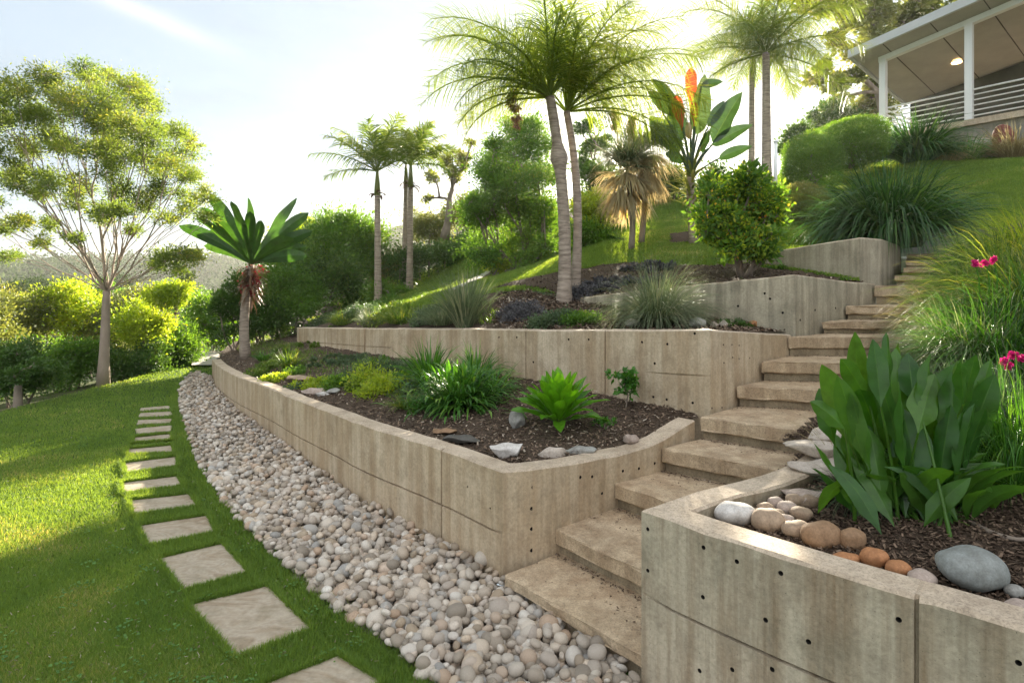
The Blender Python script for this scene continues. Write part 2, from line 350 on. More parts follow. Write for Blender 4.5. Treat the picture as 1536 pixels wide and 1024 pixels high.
RW1 = [(.52, 2.41, -.1, .743), (.916, 1.97, -.1, .743), (1.36, 1.565, -.1, .743), (2.9, .12, -.1, .743)]
# gravel left edge (photo pixels on level ground)
GL = [(318, 557), (296, 560), (283, 566), (272, 582), (269, 605), (277, 640), (298, 699), (335, 755), (375, 801), (426, 853), (493, 912), (568, 963), (640, 1024), (760, 1130)]
GLw = np.array([PZ(x, y, 0.0)[:2] for x, y in GL])
GLs = smoothline(GLw[1:], .15)
# ------------------------------------------------------------------ heights
W2x = [(-3.9, 12.0), (-5.5, 15), (-9, 22)]      # wall lines carried on into the slope
W3x = [(0.1, 7.8), (-1.25, 8.9), (-3.1, 11.6), (-5.2, 17), (-8, 26)]
W4x = [(2.2, 8.5), (2.0, 10), (1.5, 14), (0, 22)]
def mid(P, o=.07):
    P = np.asarray(P, float)[:, :2]; t = unit(np.gradient(P, axis=0)); n = np.stack([t[:, 1], -t[:, 0]], 1); return P-n*o
m1 = mid(w1); ms1 = mid(side1)
far = [(-60, 90), (60, 90)]
POLY1 = list(map(tuple, m1))+list(map(tuple, ms1))+[(1.38, 4.34)]+[tuple(p[:2]) for p in W2[::-1][1:]]+W2x[:1]+[(-5.3, 14.2), (-6.4, 14), (-5.9, 12.2)]
FB = rbf([(-5.0, 10.3, .33), (-4.41, 9.2, .38), (-3.54, 7.9, .44), (-2.54, 6.6, .49), (-1.5, 5.2, .54), (-.5, 4.0, .575), (0, 3.45, .575), (.6, 3.85, .585), (1.15, 4.2, .64),
          (1.3, 4.5, .70), (.2, 5.5, .74), (-.5, 6.2, .74), (-2, 7.8, .70), (-3.5, 9.8, .66), (.3, 4.1, .64), (-1.3, 5.9, .64), (-4.2, 9.8, .47), (-4.5, 12, .55), (-5.6, 12, .33), (-5.9, 14, .4), (-5.2, 14, .6)])
FA = rbf([(1.35, 4.5, 1.26), (.2, 5.8, 1.17), (-.48, 6.5, 1.13), (-1.9, 8.2, 1.0), (-3.4, 10.1, .88), (-3.9, 12.2, .8), (-5.6, 15, .7), (-9, 22, .6),
          (2.3, 5.2, 1.22), (1.6, 5.9, 1.30), (.9, 6.7, 1.36), (.8, 7.1, 1.44), (.2, 7.9, 1.62), (-1, 9.6, 1.50), (-2.6, 13, 1.35), (-4.5, 18, 1.6), (-8, 26, 2.2), (.6, 6.3, 1.3), (-1, 8, 1.28), (-2.9, 13, 1.25), (2.4, 5.3, 1.22)])
FBB = rbf([(2.6, 5.3, 1.68), (1.64, 6.2, 1.58), (.9, 7, 1.48), (.2, 7.9, 1.62), (-1, 9.6, 1.50), (-2.6, 13, 1.35), (-4.5, 18, 1.6), (-8, 26, 2.2), (3.7, 6.25, 1.64), (3.9, 6.5, 1.66), (3.04, 7.3, 1.84), (2.6, 7.9, 1.93),
           (2.2, 8.5, 2.05), (2.0, 10, 2.35), (.9, 9, 1.92), (.5, 9.5, 1.88), (1.5, 14, 3.0), (0, 22, 4.3), (.2, 13, 1.95), (-1.2, 16, 2.36), (-1.1, 20, 3.1), (-2, 14, 1.6), (-6, 30, 3.4), (3.2, 6.6, 1.70)])
FC = rbf([(3.9, 6.75, 2.12), (3.1, 7.7, 1.99), (2.6, 7.9, 1.97), (2.2, 8.5, 2.05), (2.0, 10, 2.35), (1.5, 14, 3.0), (0, 22, 4.3), (4.7, 7.6, 2.12), (5.2, 8.2, 2.25), (5, 9, 2.5), (6, 10, 3.05), (8.5, 11, 3.85), (9, 12.6, 4.3), (7.2, 10.6, 3.8), (5.6, 10.4, 3.3), (5.2, 11.5, 3.5),
          (6, 11, 3.4), (5.6, 8, 2.3), (7, 14, 4.3), (10, 15, 4.6), (14, 12, 4.5), (8, 20, 5.0), (3.6, 14.5, 3.6), (4, 12, 3.0), (12, 8, 4), (8, 6.5, 2.6), (20, 20, 5.6), (5, 30, 6.2), (20, 60, 7), (-5, 60, 6.5)])
FD = rbf([(.75, 2.4, .67), (1.4, 1.8, .67), (2.5, .8, .68), (1.2, 2.65, .69), (1.6, 2.95, .74), (1.9, 3.5, .80), (2.5, 4.1, .92), (2.95, 4.5, 1.06), (3.5, 5, 1.22), (4.2, 5.6, 1.45), (4.6, 5.9, 1.64), (5.5, 6.6, 1.9), (6, 7.2, 2.15),
          (1.7, 2.35, .71), (2.2, 2.3, .80), (2.6, 3.2, .98), (3.2, 2.2, 1.0), (4, 3.4, 1.35), (5, 5, 1.9), (8, 6.5, 2.6), (6, 2, 1.6), (12, 8, 4), (12, 2, 2.5)])
FS = rbf([(x, y, z-.35) for (x, y), z in zip(SLn, SZ)]+[(x, y, z-.35) for (x, y), z in zip(SRn, SZ)])
PA = [tuple(p) for p in mid(W2, .11)[::-1]]+W2x+[(-12, 30)]+W3x[::-1]+[tuple(p) for p in mid(W3)]+[(2.52, 5.33)]+[(2.30, 5.24), (1.94, 4.93), (1.62, 4.64), (1.42, 4.47)]
PB = [tuple(p) for p in mid(W3)[::-1]]+W3x+[(-20, 90), (-5, 90)]+W4x[::-1]+[tuple(p) for p in mid(W4)]+[(3.86, 6.68), (3.66, 6.26), (3.2, 5.91), (2.75, 5.56), (2.46, 5.3)]
PC = [tuple(p) for p in mid(W4)[::-1]]+W4x+[(-5, 90), (90, 90), (90, 12), (12, 8), (8, 6.9), (6.1, 7.45), (5.4, 8.1), (5.15, 8.0), (4.85, 7.65), (4.13, 6.88)]
PS = [(x-.06, y+.09) for x, y in SLn]+SRn[::-1]
PD = [(1.60, 3.32), (1.48, 3.12), (1.30, 2.93), (1.06, 2.74), (.83, 2.62), (.62, 2.41), (.97, 2.06), (1.43, 1.62), (2.97, .18), (12, -2), (90, 4), (90, 12), (12, 8), (8, 6.9), (6.1, 7.45)]+SRn[::-1][1:13]
def base_z(x, y):
    x = np.asarray(x, float); y = np.asarray(y, float); z = np.zeros(x.shape)
    # beyond the lawn edge the land falls into the valley, then rises to the far hills
    e = -6.35-x; z = np.where(e > 0, -.16*e-.004*e*e*np.exp(-e/60), z)
    e2 = np.maximum(y-13.5, 0)*(x < 0); z = z-np.minimum(e2*.16, 40)*np.clip((-x-3)/3, 0, 1)
    return np.maximum(z, -22)
def ground_z(x, y):
    x = np.asarray(x, float); y = np.asarray(y, float); z = base_z(x, y); zn = np.zeros(x.shape, int)
    for k, (P, f) in enumerate(((PC, FC), (PB, FBB), (PA, FA), (POLY1, FB), (PS, FS), (PD, FD))):
        m = inpoly(x, y, P)
        if m.any(): z[m] = f(x[m], y[m]); zn[m] = k+1
    return z, zn
def zone_f(k):
    if k == 0: return lambda x, y: base_z(x, y)
    f = {1: FC, 2: FBB, 3: FA, 4: FB, 5: FS, 6: FD}[k]
    return lambda x, y: f(x, y)
def gz(x, y): return float(ground_z(np.array([x]), np.array([y]))[0][0])
# ------------------------------------------------------------------ ground sheets
def bare(name, c0, c1, c2, sc=6, bd=.02):
    m, t, o = new_mat(name); tc = nd(t, 'ShaderNodeTexCoord').outputs['Object']
    a = noise(t, sc, 6, .65, tc); b = noise(t, sc*14, 5, .7, tc); c = ramp(t, a, [(.3, c0), (.7, c1)])
    c = mixc(t, ramp(t, b, [(.5, (0,)*3), (.66, (1,)*3)]), c, c2)
    pbsdf(t, o, c, .95, bump(t, mth('ADD', a, b, t=t), bd), .15); return m
M['soil'] = bare('dark_mulch_soil', (.055, .038, .026), (.10, .072, .052), (.17, .125, .09), 5)
M['lawn'] = bare('lawn_underlayer', (.035, .075, .012), (.06, .12, .02), (.10, .12, .035), 3, .01)
M['wild'] = bare('rough_scrub_ground', (.045, .06, .018), (.08, .10, .03), (.12, .11, .05), 1.2, .05)
M['grit'] = bare('gravel_bed_grit', (.16, .13, .10), (.25, .21, .17), (.08, .065, .05), 8, .02)
def sheet(name, x0, x1, y0, y1, step, keep, mat, zoff=0, smooth=True, kind='structure', rough=0, zone=None):
    xs = np.arange(x0, x1+step/2, step); ys = np.arange(y0, y1+step/2, step)
    X, Y = np.meshgrid(xs, ys); Z = ground_z(X, Y)[0] if zone is None else zone_f(zone)(X, Y)
    Z = Z+zoff+(rough*(vnoise(X, Y, 3.1)-.5+.6*(vnoise(X, Y, 9.3, 3)-.5)) if rough else 0)
    cx = (X[:-1, :-1]+X[1:, 1:])/2; cy = (Y[:-1, :-1]+Y[1:, 1:])/2; k = keep(cx, cy)
    nx = len(xs); idx = np.arange(X.size).reshape(X.shape)
    f = np.stack([idx[:-1, :-1][k], idx[:-1, 1:][k], idx[1:, 1:][k], idx[1:, :-1][k]], 1)
    used, inv = np.unique(f, return_inverse=True); V = np.stack([X.ravel(), Y.ravel(), Z.ravel()], 1)[used]
    o = link(name, mesh(name, V, inv.reshape(-1, 4), mat, smooth)); tag(o, kind=kind); return o
zn_of = lambda x, y: ground_z(x, y)[1]
bb = lambda x, y: (x > -6.99) & (x < 9.0) & (y > -2.0) & (y < 16.0)
GRAV = list(map(tuple, GLs))+[(2.9, .0), (2.9, .15)]+[tuple(p[:2]) for p in RW1[::-1]]+[(.45, 2.6), (-.02, 3.2)]+[tuple(p[:2]) for p in w1[::-1]]
GRAVin = lambda x, y: inpoly(x, y, GRAV)
for nm, k, st_, mt, rg in (('lawn', 0, .1, 'lawn', 0), ('garden_bed', 4, .06, 'soil', .035), ('terrace_bed', 3, .06, 'soil', .035), ('planter_bed', 6, .05, 'soil', .035), ('stair_bed', 5, .06, 'soil', 0), ('hill_lawn', 2, .08, 'lawn', .02), ('hill_lawn', 1, .08, 'lawn', .02)):
    sheet(nm, -7, 9, -2, 16, st_, lambda x, y, k=k: (zn_of(x, y) == k) & bb(x, y), M[mt], rough=rg, zone=k)
# the outer land: rings growing coarser towards the horizon
def outer():
    rr = np.concatenate([np.linspace(0, 1, 30)]); V = []; Fq = []
    for (a, b, st, c, d) in ((-39, 41, 1.0, -18, 48), (-199, 201, 8, -50, 222)):
        pass
    def far_z(x, y):
        z, _ = ground_z(x, y); d = np.hypot(x, y)
        hill = 26*np.exp(-((x+150)/110)**2-((y-330)/120)**2)+20*np.exp(-((x+40)/70)**2-((y-420)/120)**2)+22*np.exp(-((x+330)/150)**2-((y-300)/120)**2)
        k = np.clip((d-70)/120, 0, 1); return np.where(d > 60, z*(1-k)+(-12+hill*.62)*k, z)+np.where(d > 60, 2.5*(vnoise(x, y, .03)-.5)*k, 0)
    global FARZ; FARZ = far_z
    for nm, x0, x1, y0, y1, st, hole in (('hillside_ground', -43, 45, -18, 62, 1.0, (-7, 9, -2, 16)), ('ground', -1203, 1197, -498, 1502, 20, (-43, 37, -18, 62))):
        xs = np.arange(x0, x1+st/2, st); ys = np.arange(y0, y1+st/2, st); X, Y = np.meshgrid(xs, ys); Z = far_z(X, Y)
        cx = (X[:-1, :-1]+X[1:, 1:])/2; cy = (Y[:-1, :-1]+Y[1:, 1:])/2
        k = ~((cx > hole[0]) & (cx < hole[1]) & (cy > hole[2]) & (cy < hole[3]))
        if st > 5: Z = Z-.6*((X > hole[0]-st) & (X < hole[1]+st) & (Y > hole[2]-st) & (Y < hole[3]+st))
        idx = np.arange(X.size).reshape(X.shape)
        f = np.stack([idx[:-1, :-1][k], idx[:-1, 1:][k], idx[1:, 1:][k], idx[1:, :-1][k]], 1)
        tag(link(nm, mesh(nm, np.stack([X.ravel(), Y.ravel(), Z.ravel()], 1), f, M['wild'], True)), kind='structure')
outer()
# gravel bed under the pebbles
def flat_poly(name, pts, z, mat, kind='structure', thick=0):
    bm = bmesh.new(); vs = [bm.verts.new((x, y, z)) for x, y in pts]; f = bm.faces.new(vs)
    if f.normal.z < 0: f.normal_flip()
    bmesh.ops.triangulate(bm, faces=bm.faces[:]); me = bpy.data.meshes.new(name); bm.to_mesh(me); bm.free(); me.materials.append(mat)
    o = link(name, me); tag(o, kind=kind); return o
gp = resample(np.array(GRAV+[GRAV[0]]), .3)[:-1]
flat_poly('gravel_bed', [tuple(p) for p in gp], .006, M['grit'])
M['path'] = bare('pale_path_concrete', (.42, .39, .34), (.5, .47, .42), (.36, .33, .28), 3, .004)
PATH = [PZ(x, y, 0)[:2] for x, y in ((287, 551), (318, 551), (330, 541), (328, 530), (302, 530), (292, 538))]
flat_poly('path', [tuple(p) for p in PATH], .05, M['path'])
# ------------------------------------------------------------------ walls
def wall(name, legs, th, label, mats, holes=(), grooves=(), joints=(), cat='retaining wall', gd=.02):
    """legs: list of point runs (x, y, zbottom, ztop), run outside on the right hand; grooves per leg: (s0, s1, fraction from top) along the leg"""
    st = []                                   # stations: x, y, zb, zt, leg, s, joint inset
    for li, L in enumerate(legs):
        L = np.asarray(L, float); d = np.linalg.norm(np.diff(L[:, :2], axis=0), axis=1); s = np.concatenate([[0], np.cumsum(d)])
        ss = set(np.round(np.append(np.arange(0, s[-1], .14), s[-1]), 4)); jj = {}
        for (jl, js, *jw) in joints:
            jw = jw[0] if jw else 1
            if jl == li:
                js = js if js >= 0 else s[-1]+js
                ss = {q for q in ss if abs(q-js) > .03}
                for dd, ins in ((-.0065*jw, 0), (-.0065*jw+.002, gd), (.0065*jw-.002, gd), (.0065*jw, 0)): jj[round(js+dd, 5)] = ins; ss.add(round(js+dd, 5))
        for q in sorted(ss):
            if li > 0 and q == 0: continue
            r = [np.interp(q, s, L[:, k]) for k in range(4)]; st.append(r+[li, q, jj.get(q, 0), s[-1]])
    st = np.array(st); P = st[:, :2]
    t0 = unit(np.diff(P, axis=0)); tp = np.concatenate([t0[:1], t0]); tn = np.concatenate([t0, t0[-1:]])
    n0 = np.stack([tp[:, 1], -tp[:, 0]], 1); n1 = np.stack([tn[:, 1], -tn[:, 0]], 1); nn = unit(n0+n1)
    k = 1/np.maximum(np.sum(nn*n0, 1), .4)
    rings = []
    for i, r in enumerate(st):
        gf = .5; g = 0
        for (gl, s0, s1, fr, dep) in grooves:
            if gl == int(r[4]) and (s0 if s0 >= 0 else r[7]+s0) <= r[5] <= (s1 if s1 > 0 else r[7]+s1): g = dep; gf = fr
        zb, zt, ins = r[2], r[3]+random.gauss(0, .0012), r[6]; ch = .007+abs(random.gauss(0, .005)); zg = zt-gf*.66*1.0
        prof = [(0, zb), (0, zg-.0065), (g*1.6, zg-.005), (g*1.6, zg+.005), (0, zg+.0065), (0, zt-ch), (ch, zt), (th-.010, zt), (th, zt-.010), (th, zb)]
        row = []
        for (o, z) in prof:
            o2 = o if o > .1 else max(o, ins if z < zt-.001 else o+ins*.5)
            row.append((P[i, 0]-nn[i, 0]*o2*k[i], P[i, 1]-nn[i, 1]*o2*k[i], z))
        rings.append(row)
    n, q = len(rings), len(rings[0]); V = np.array(rings).reshape(-1, 3); f = []; mi = []
    for i in range(n-1):
        for c in range(q):
            f.append((i*q+c, i*q+(c+1) % q, (i+1)*q+(c+1) % q, (i+1)*q+c)); mi.append(1 if c in (5, 6, 7) else 0)
    bm = bmesh.new(); bv = [bm.verts.new(v) for v in V]
    for a, m_ in zip(f, mi):
        fc = bm.faces.new([bv[x] for x in a[::-1]]); fc.material_index = m_
    bm.faces.new([bv[c] for c in range(q)]); bm.faces.new([bv[(n-1)*q+c] for c in range(q)][::-1])
    bmesh.ops.recalc_face_normals(bm, faces=bm.faces[:])
    me = bpy.data.meshes.new(name); bm.to_mesh(me); bm.free()
    for m_ in mats: me.materials.append(m_)
    o = link(name, me); tag(o, label, cat)
    if holes:
        hb = bmesh.new()
        for (px, py, A, B, rr) in holes:       # where the photo ray meets the wall face
            A = np.array(A[:2]); B = np.array(B[:2]); t = B-A; nr = unit(np.array([t[1], -t[0]]))
            d = np.array([(px-768)/F, 1.0]); Yd = (A@nr)/(d@nr); c = np.array([d[0]*Yd, Yd, ZC-(py-HZ)/F*Yd])
            res = bmesh.ops.create_cone(hb, cap_ends=True, segments=14, radius1=rr*.8, radius2=rr, depth=.06)
            rot = Vector((nr[0], nr[1], 0)).to_track_quat('Z', 'Y').to_matrix().to_4x4()
            bmesh.ops.transform(hb, matrix=Matrix.Translation(Vector(c))@rot, verts=res['verts'])
        hm = bpy.data.meshes.new('cut'); hb.to_mesh(hm); hb.free(); hm.materials.append(M['hole'])
        ho = bpy.data.objects.new('cut', hm); COL.objects.link(ho)
        md = o.modifiers.new('b', 'BOOLEAN'); md.object = ho; md.operation = 'DIFFERENCE'; md.solver = 'EXACT'; md.material_mode = 'TRANSFER'
        C.view_layer.update(); dg = C.evaluated_depsgraph_get(); nm = bpy.data.meshes.new_from_object(o.evaluated_get(dg))
        o.modifiers.clear(); o.data = nm; bpy.data.objects.remove(ho); bpy.data.meshes.remove(hm)
    return o
a, b = (-.05, 3.24), (.63, 3.66); hs = []
for x, y in ((795, 728), (793, 760), (793, 790), (793, 822), (793, 848), (867, 714), (887, 714), (904, 740)): hs.append((x, y, a, b, .010))
for x, y in ((934, 706), (957, 702), (980, 694)): hs.append((x, y, (.626, 3.68), (1.1, 4.02), .010))
for x, y in ((701, 730), (735, 762), (580, 690)): hs.append((x, y, (-.47, 3.74), (-.05, 3.24), .006))
wall('retaining_wall', [w1, side1], .14, 'long low beige concrete wall curving along the pebble strip and round to the stone steps', [M['conc_a'], M['cap']], hs,
     grooves=[(0, 0, -.02, .52, .012)], joints=[(0, -.60)])
a, b = (.52, 2.41), (1.36, 1.565); hs = []
for x, y in ((972, 793), (972, 855), (1058, 819), (1109, 839), (1057, 893), (1176, 855), (1153, 925), (1217, 957), (1350, 926), (1528, 993), (1052, 1003), (1102, 1000), (1163, 998)): hs.append((x, y, a, b, .0085))
wall('retaining_wall', [smoothline(RW0, .07), RW1], .14, 'grey stained concrete planter wall with tie holes in the right foreground', [M['conc_b'], M['cap']], hs,
     grooves=[(1, 0.02, 99, .53, .012)], joints=[(1, .937)])
a, b = W2[4], W2[5]; hs = []
for x, y in ((963, 513), (1001, 516), (1042, 500), (982, 545), (980, 595), (1000, 599), (1039, 604), (853, 509), (883, 509), (748, 506), (775, 506), (800, 543)): hs.append((x, y, a, b, .011))
for x, y in ((1085, 517), (1098, 517), (1109, 518), (1099, 536), (1109, 538), (1126, 537), (1086, 544), (1064+4, 612), (1083, 611)): hs.append((x, y, W2S[0], W2S[1], .0075))
wall('retaining_wall', [W2, W2S], .15, 'middle beige concrete wall behind the rosette plant, its top level with the grass tufts', [M['conc_a'], M['cap']], hs,
     grooves=[(0, .12, 3.4, .36, .008), (0, -.42, -.02, .50, .01)], joints=[(0, 2.67, 3), (0, -.95), (0, -1.9)])
hs = []
for x, y in ((1147, 440), (1174, 469), (1107, 459), (1155, 448)): hs.append((x, y, W3[2], W3[3], .012))
for x, y in ((1200, 480), (1222, 465), (1253, 462)): hs.append((x, y, W3S[0], W3S[2], .012))
wall('retaining_wall', [W3, W3S], .15, 'grey upper concrete wall with dark stains behind the fine ornamental grass', [M['conc_c'], M['conc_b']], hs)
wall('retaining_wall', [W4, W4S], .16, 'topmost concrete wall on the hill, below the big strappy clump at the head of the stairs', [M['conc_c'], M['cap']], ())
# ------------------------------------------------------------------ the stairs
def slab(pts, z0, z1, mat, name, parent, jit=.003, bev=.008, seed=0):
    bm = bmesh.new(); q = []
    n = len(pts)
    for i in range(n):
        p, r = np.array(pts[i]), np.array(pts[(i+1) % n]); k = max(1, int(np.linalg.norm(r-p)/.09))
        for j in range(k): q.append(p+(r-p)*j/k)
    vs = [bm.verts.new((p[0], p[1], z1)) for p in q]; f = bm.faces.new(vs)
    if f.normal.z < 0: f.normal_flip()
    e = bmesh.ops.extrude_face_region(bm, geom=[f]); lo = [g for g in e['geom'] if isinstance(g, bmesh.types.BMVert)]
    for v in lo: v.co.z = z0
    bmesh.ops.recalc_face_normals(bm, faces=bm.faces[:])
    sharp = [ed for ed in bm.edges if len(ed.link_faces) == 2 and ed.calc_face_angle(0) > .6]
    bmesh.ops.bevel(bm, geom=sharp, offset=bev, segments=2, affect='EDGES', profile=.6)
    rr = random.Random(seed+len(q))
    for v in bm.verts: v.co += Vector((rr.gauss(0, jit), rr.gauss(0, jit), rr.gauss(0, jit*.6)))
    big = [f for f in bm.faces if len(f.verts) > 4]; bmesh.ops.triangulate(bm, faces=big)
    me = bpy.data.meshes.new(name); bm.to_mesh(me); bm.free(); me.materials.append(mat)
    return link(name, me, parent)
st = empty('stone_stairs', (.26, 2.8, 0), 'weathered sandstone steps climbing between the concrete walls', 'stairs')
for i in range(15):
    A, B = np.array(SLn[i]), np.array(SRn[i]); A2, B2 = np.array(SLn[i+1]), np.array(SRn[i+1]); z = SZ[i]; up = unit((A2+B2)-(A+B))
    zp = SZ[i-1] if i else -.08
    ov = .07; rise = z-zp; th = rise*.60 if i else .055
    if i == 0: rise_z = -.1
    fr = [A, B, B2+up*ov, A2+up*ov]
    if i == 0: B = B+unit(B-A)*.0; fr = [A, B, B2+up*ov+unit(B2-A2)*.1, A2+up*ov]
    if i in (3, 4): fr = [A, B, B+up*.16+np.array([.05, -.02]), B2+up*ov, A2+up*ov]
    if i > 10: fr = [A+(random.uniform(-.03, .03), random.uniform(-.02, .02)), (A+B)/2+(0, random.uniform(-.07, .05)), B, B2+up*ov, A2+up*ov]
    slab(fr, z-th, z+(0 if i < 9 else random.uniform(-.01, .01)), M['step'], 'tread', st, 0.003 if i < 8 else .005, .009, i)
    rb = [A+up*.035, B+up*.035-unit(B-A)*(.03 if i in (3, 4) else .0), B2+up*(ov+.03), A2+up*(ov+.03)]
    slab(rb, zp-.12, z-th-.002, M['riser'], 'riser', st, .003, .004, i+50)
# ------------------------------------------------------------------ stones
def ico(sub):
    bm = bmesh.new(); bmesh.ops.create_icosphere(bm, subdivisions=sub, radius=1); V = np.array([v.co[:] for v in bm.verts]); f = np.array([[v.index for v in a.verts] for a in bm.faces]); bm.free(); return V, f
ICO1, ICO2, ICO3, ICO4 = ico(1), ico(2), ico(3), ico(4)
def pebble_shape(I, el, seed, amp=.16):
    V, f = I; r = np.random.default_rng(seed); W_ = np.zeros(len(V))
    for k in range(5):
        d = unit(r.standard_normal(3)); W_ += amp*r.uniform(.3, 1)*np.cos((V@d)*r.uniform(1.2, 2.6)+r.uniform(0, 6))/(1+.5*k)
    s = np.sign(V)*np.abs(V)**.9
    return s*(1+W_)[:, None]*np.array(el), f
def scatter_grid(poly, sp, jit):
    P = np.asarray(poly); x0, y0 = P.min(0); x1, y1 = P.max(0)
    X, Y = np.meshgrid(np.arange(x0, x1, sp), np.arange(y0, y1, sp*.87)); X = X+(np.arange(X.shape[0]) % 2)[:, None]*sp/2
    X = X.ravel()+rng.uniform(-jit, jit, X.size)*sp; Y = Y.ravel()+rng.uniform(-jit, jit, Y.size)*sp
    k = inpoly(X, Y, P); return X[k], Y[k]
PP = np.array(GRAV)
near = lambda x, y: np.hypot(x, y)
wallline = np.concatenate([w1[:, :2], [(-.04, 3.13), (.25, 2.8), (.56, 2.42), (.52, 2.41)], resample(np.array(RW1)[:, :2], .1)])
def dwall(x, y):
    d = np.full(len(x), 9.)
    for i in range(0, len(wallline)): d = np.minimum(d, np.hypot(x-wallline[i, 0], y-wallline[i, 1]))
    return d
tmpl = [pebble_shape(ICO2, el, 10+i, .15) for i, el in enumerate([(1, .78, .6), (1, .86, .72), (1, .7, .55), (1, .92, .66), (1.05, .66, .58), (1, .8, .7), (.95, .9, .8), (1.1, .72, .5)])]
tmpl3 = [pebble_shape(ICO3, el, 10+i, .15) for i, el in enumerate([(1, .78, .6), (1, .86, .72), (1, .7, .55), (1, .92, .66), (1.05, .66, .58), (1, .8, .7), (.95, .9, .8), (1.1, .72, .5)])]
def rotm(n):
    a = rng.uniform(0, 2*np.pi, n); b = rng.normal(0, .35, n); c = rng.normal(0, .35, n)
    ca, sa, cb, sb, cc, sc = np.cos(a), np.sin(a), np.cos(b), np.sin(b), np.cos(c), np.sin(c); z = np.zeros(n); o = np.ones(n)
    Rz = np.stack([ca, -sa, z, sa, ca, z, z, z, o], 1).reshape(-1, 3, 3); Ry = np.stack([cb, z, sb, z, o, z, -sb, z, cb], 1).reshape(-1, 3, 3); Rx = np.stack([o, z, z, z, cc, -sc, z, sc, cc], 1).reshape(-1, 3, 3)
    return Rz@Ry@Rx
allp = []
for lay, (sp, z0) in enumerate(((.052, .012), (.050, .036), (.066, .056))):
    x, y = scatter_grid(PP, sp, .38); k = (y > .9) & (y < 11.6) & (np.abs(x/np.maximum(y, .1)) < .95)
    x, y = x[k], y[k]; dw = dwall(x, y); k = dw > .028; x, y, dw = x[k], y[k], dw[k]
    if lay == 2: k = rng.random(len(x)) < .62; x, y, dw = x[k], y[k], dw[k]
    s = rng.lognormal(math.log(.0265), .26, len(x))*np.interp(y, [2.5, 6], [1.13, .95]); s = np.clip(s, .014, .052)
    z = z0+.03*(vnoise(x, y, 2.3)-.5)+.012*rng.standard_normal(len(x))+.03*np.exp(-dw/.25)
    allp.append(np.stack([x, y, z, s], 1))
allp = np.concatenate(allp); d = np.hypot(allp[:, 0], allp[:, 1]); inf = (np.abs(allp[:, 0]/allp[:, 1]) < .86) & ((ZC/allp[:, 1])*F+HZ < 1050)
vis = np.where(inf & (allp[:, 2] > .035), allp[:, 3]/d, 0); order = np.argsort(-vis); top = order[:300]; rest = order[300:]
mb = MB(); Rm = rotm(len(rest)); ti = rng.integers(0, 8, len(rest)); pr = allp[rest]
farp = np.hypot(pr[:, 0], pr[:, 1]) > 6.0
tm1 = [pebble_shape(ICO1, (1, .8, .65), 30+i, .12) for i in range(8)]
for fi, TT in ((False, tmpl), (True, tm1)):
    for i in range(8):
        k = (ti == i) & (farp == fi); T, f = TT[i]; n = k.sum()
        if not n: continue
        V = np.einsum('nij,vj->nvi', Rm[k], T)*pr[k, 3][:, None, None]+pr[k, :3][:, None]
        mb.add(V.reshape(-1, 3), (f[None]+(np.arange(n)*len(T))[:, None, None]).reshape(-1, 3), np.repeat(rng.random(n), len(T)))
tag(mb.obj('pebble_field', M['pebble'], smooth=True), 'loose rounded river pebbles filling the strip between lawn and wall', 'pebbles', kind='stuff')
pm = [mesh('pebble', T, f, M['pebble'], True, np.zeros(len(T))) for T, f in tmpl3]
Rm = rotm(300)
for j, i in enumerate(top):
    o = bpy.data.objects.new('pebble', pm[int(rng.integers(8))]); COL.objects.link(o); s = float(allp[i, 3])
    o.matrix_world = Matrix.Translation(Vector(allp[i, :3]))@Matrix(Rm[j].tolist()).to_4x4()@Matrix.Scale(s, 4)
    tag(o, 'smooth rounded beige or grey pebble in the near gravel by the bottom step', 'pebble', 'river pebbles in the near gravel strip')
# stepping stones: corners in the photo on level ground
SQ = [((383, 1030), (470, 1080), (572, 1024), (505, 978)), ((283, 908), (350, 992), (467, 946), (398, 880)), ((235, 838), (275, 886), (373, 859), (331, 817)), ((207, 789), (219, 820), (326, 800), (310, 773)),
      ((192, 752), (196, 774), (298, 760), (283, 740)), ((181, 724), (184, 742), (273, 730), (267, 714)), ((184, 695), (185, 712), (266, 702), (265, 685)), ((190, 674), (192, 684), (262, 680), (262, 667)),
      ((198, 656), (199, 665), (259, 660), (259, 650)), ((203, 643), (204, 650), (258, 646), (257, 638)), ((206, 630), (206, 636), (257, 633), (257, 628)), ((208, 620), (208, 625), (257, 622), (257, 617)), ((210, 612), (210, 616), (256, 612), (256, 608))]
names = 'nearest second third fourth fifth sixth seventh eighth ninth tenth eleventh twelfth thirteenth'.split()
SQW = []
for i, q in enumerate(SQ):
    w = [PZ(x, y, .012)[:2]+np.array([random.gauss(0, .010), random.gauss(0, .010)]) for x, y in q]; SQW.append(np.array(w)); c = np.mean(w, 0)
    lab = {0: 'stepping stone cut by the bottom edge of the photo, nearest of the row', 1: 'large square flagstone with brown veins, second from the near end of the lawn row'}.get(i, f'flat beige stepping stone set in the lawn, {names[i]} from the near end')
    o = slab(w, -.05, .014, M['flag'], 'stepping_stone', None, .0015, .005, i); tag(o, lab, 'stepping stone', 'stepping stones along the lawn')
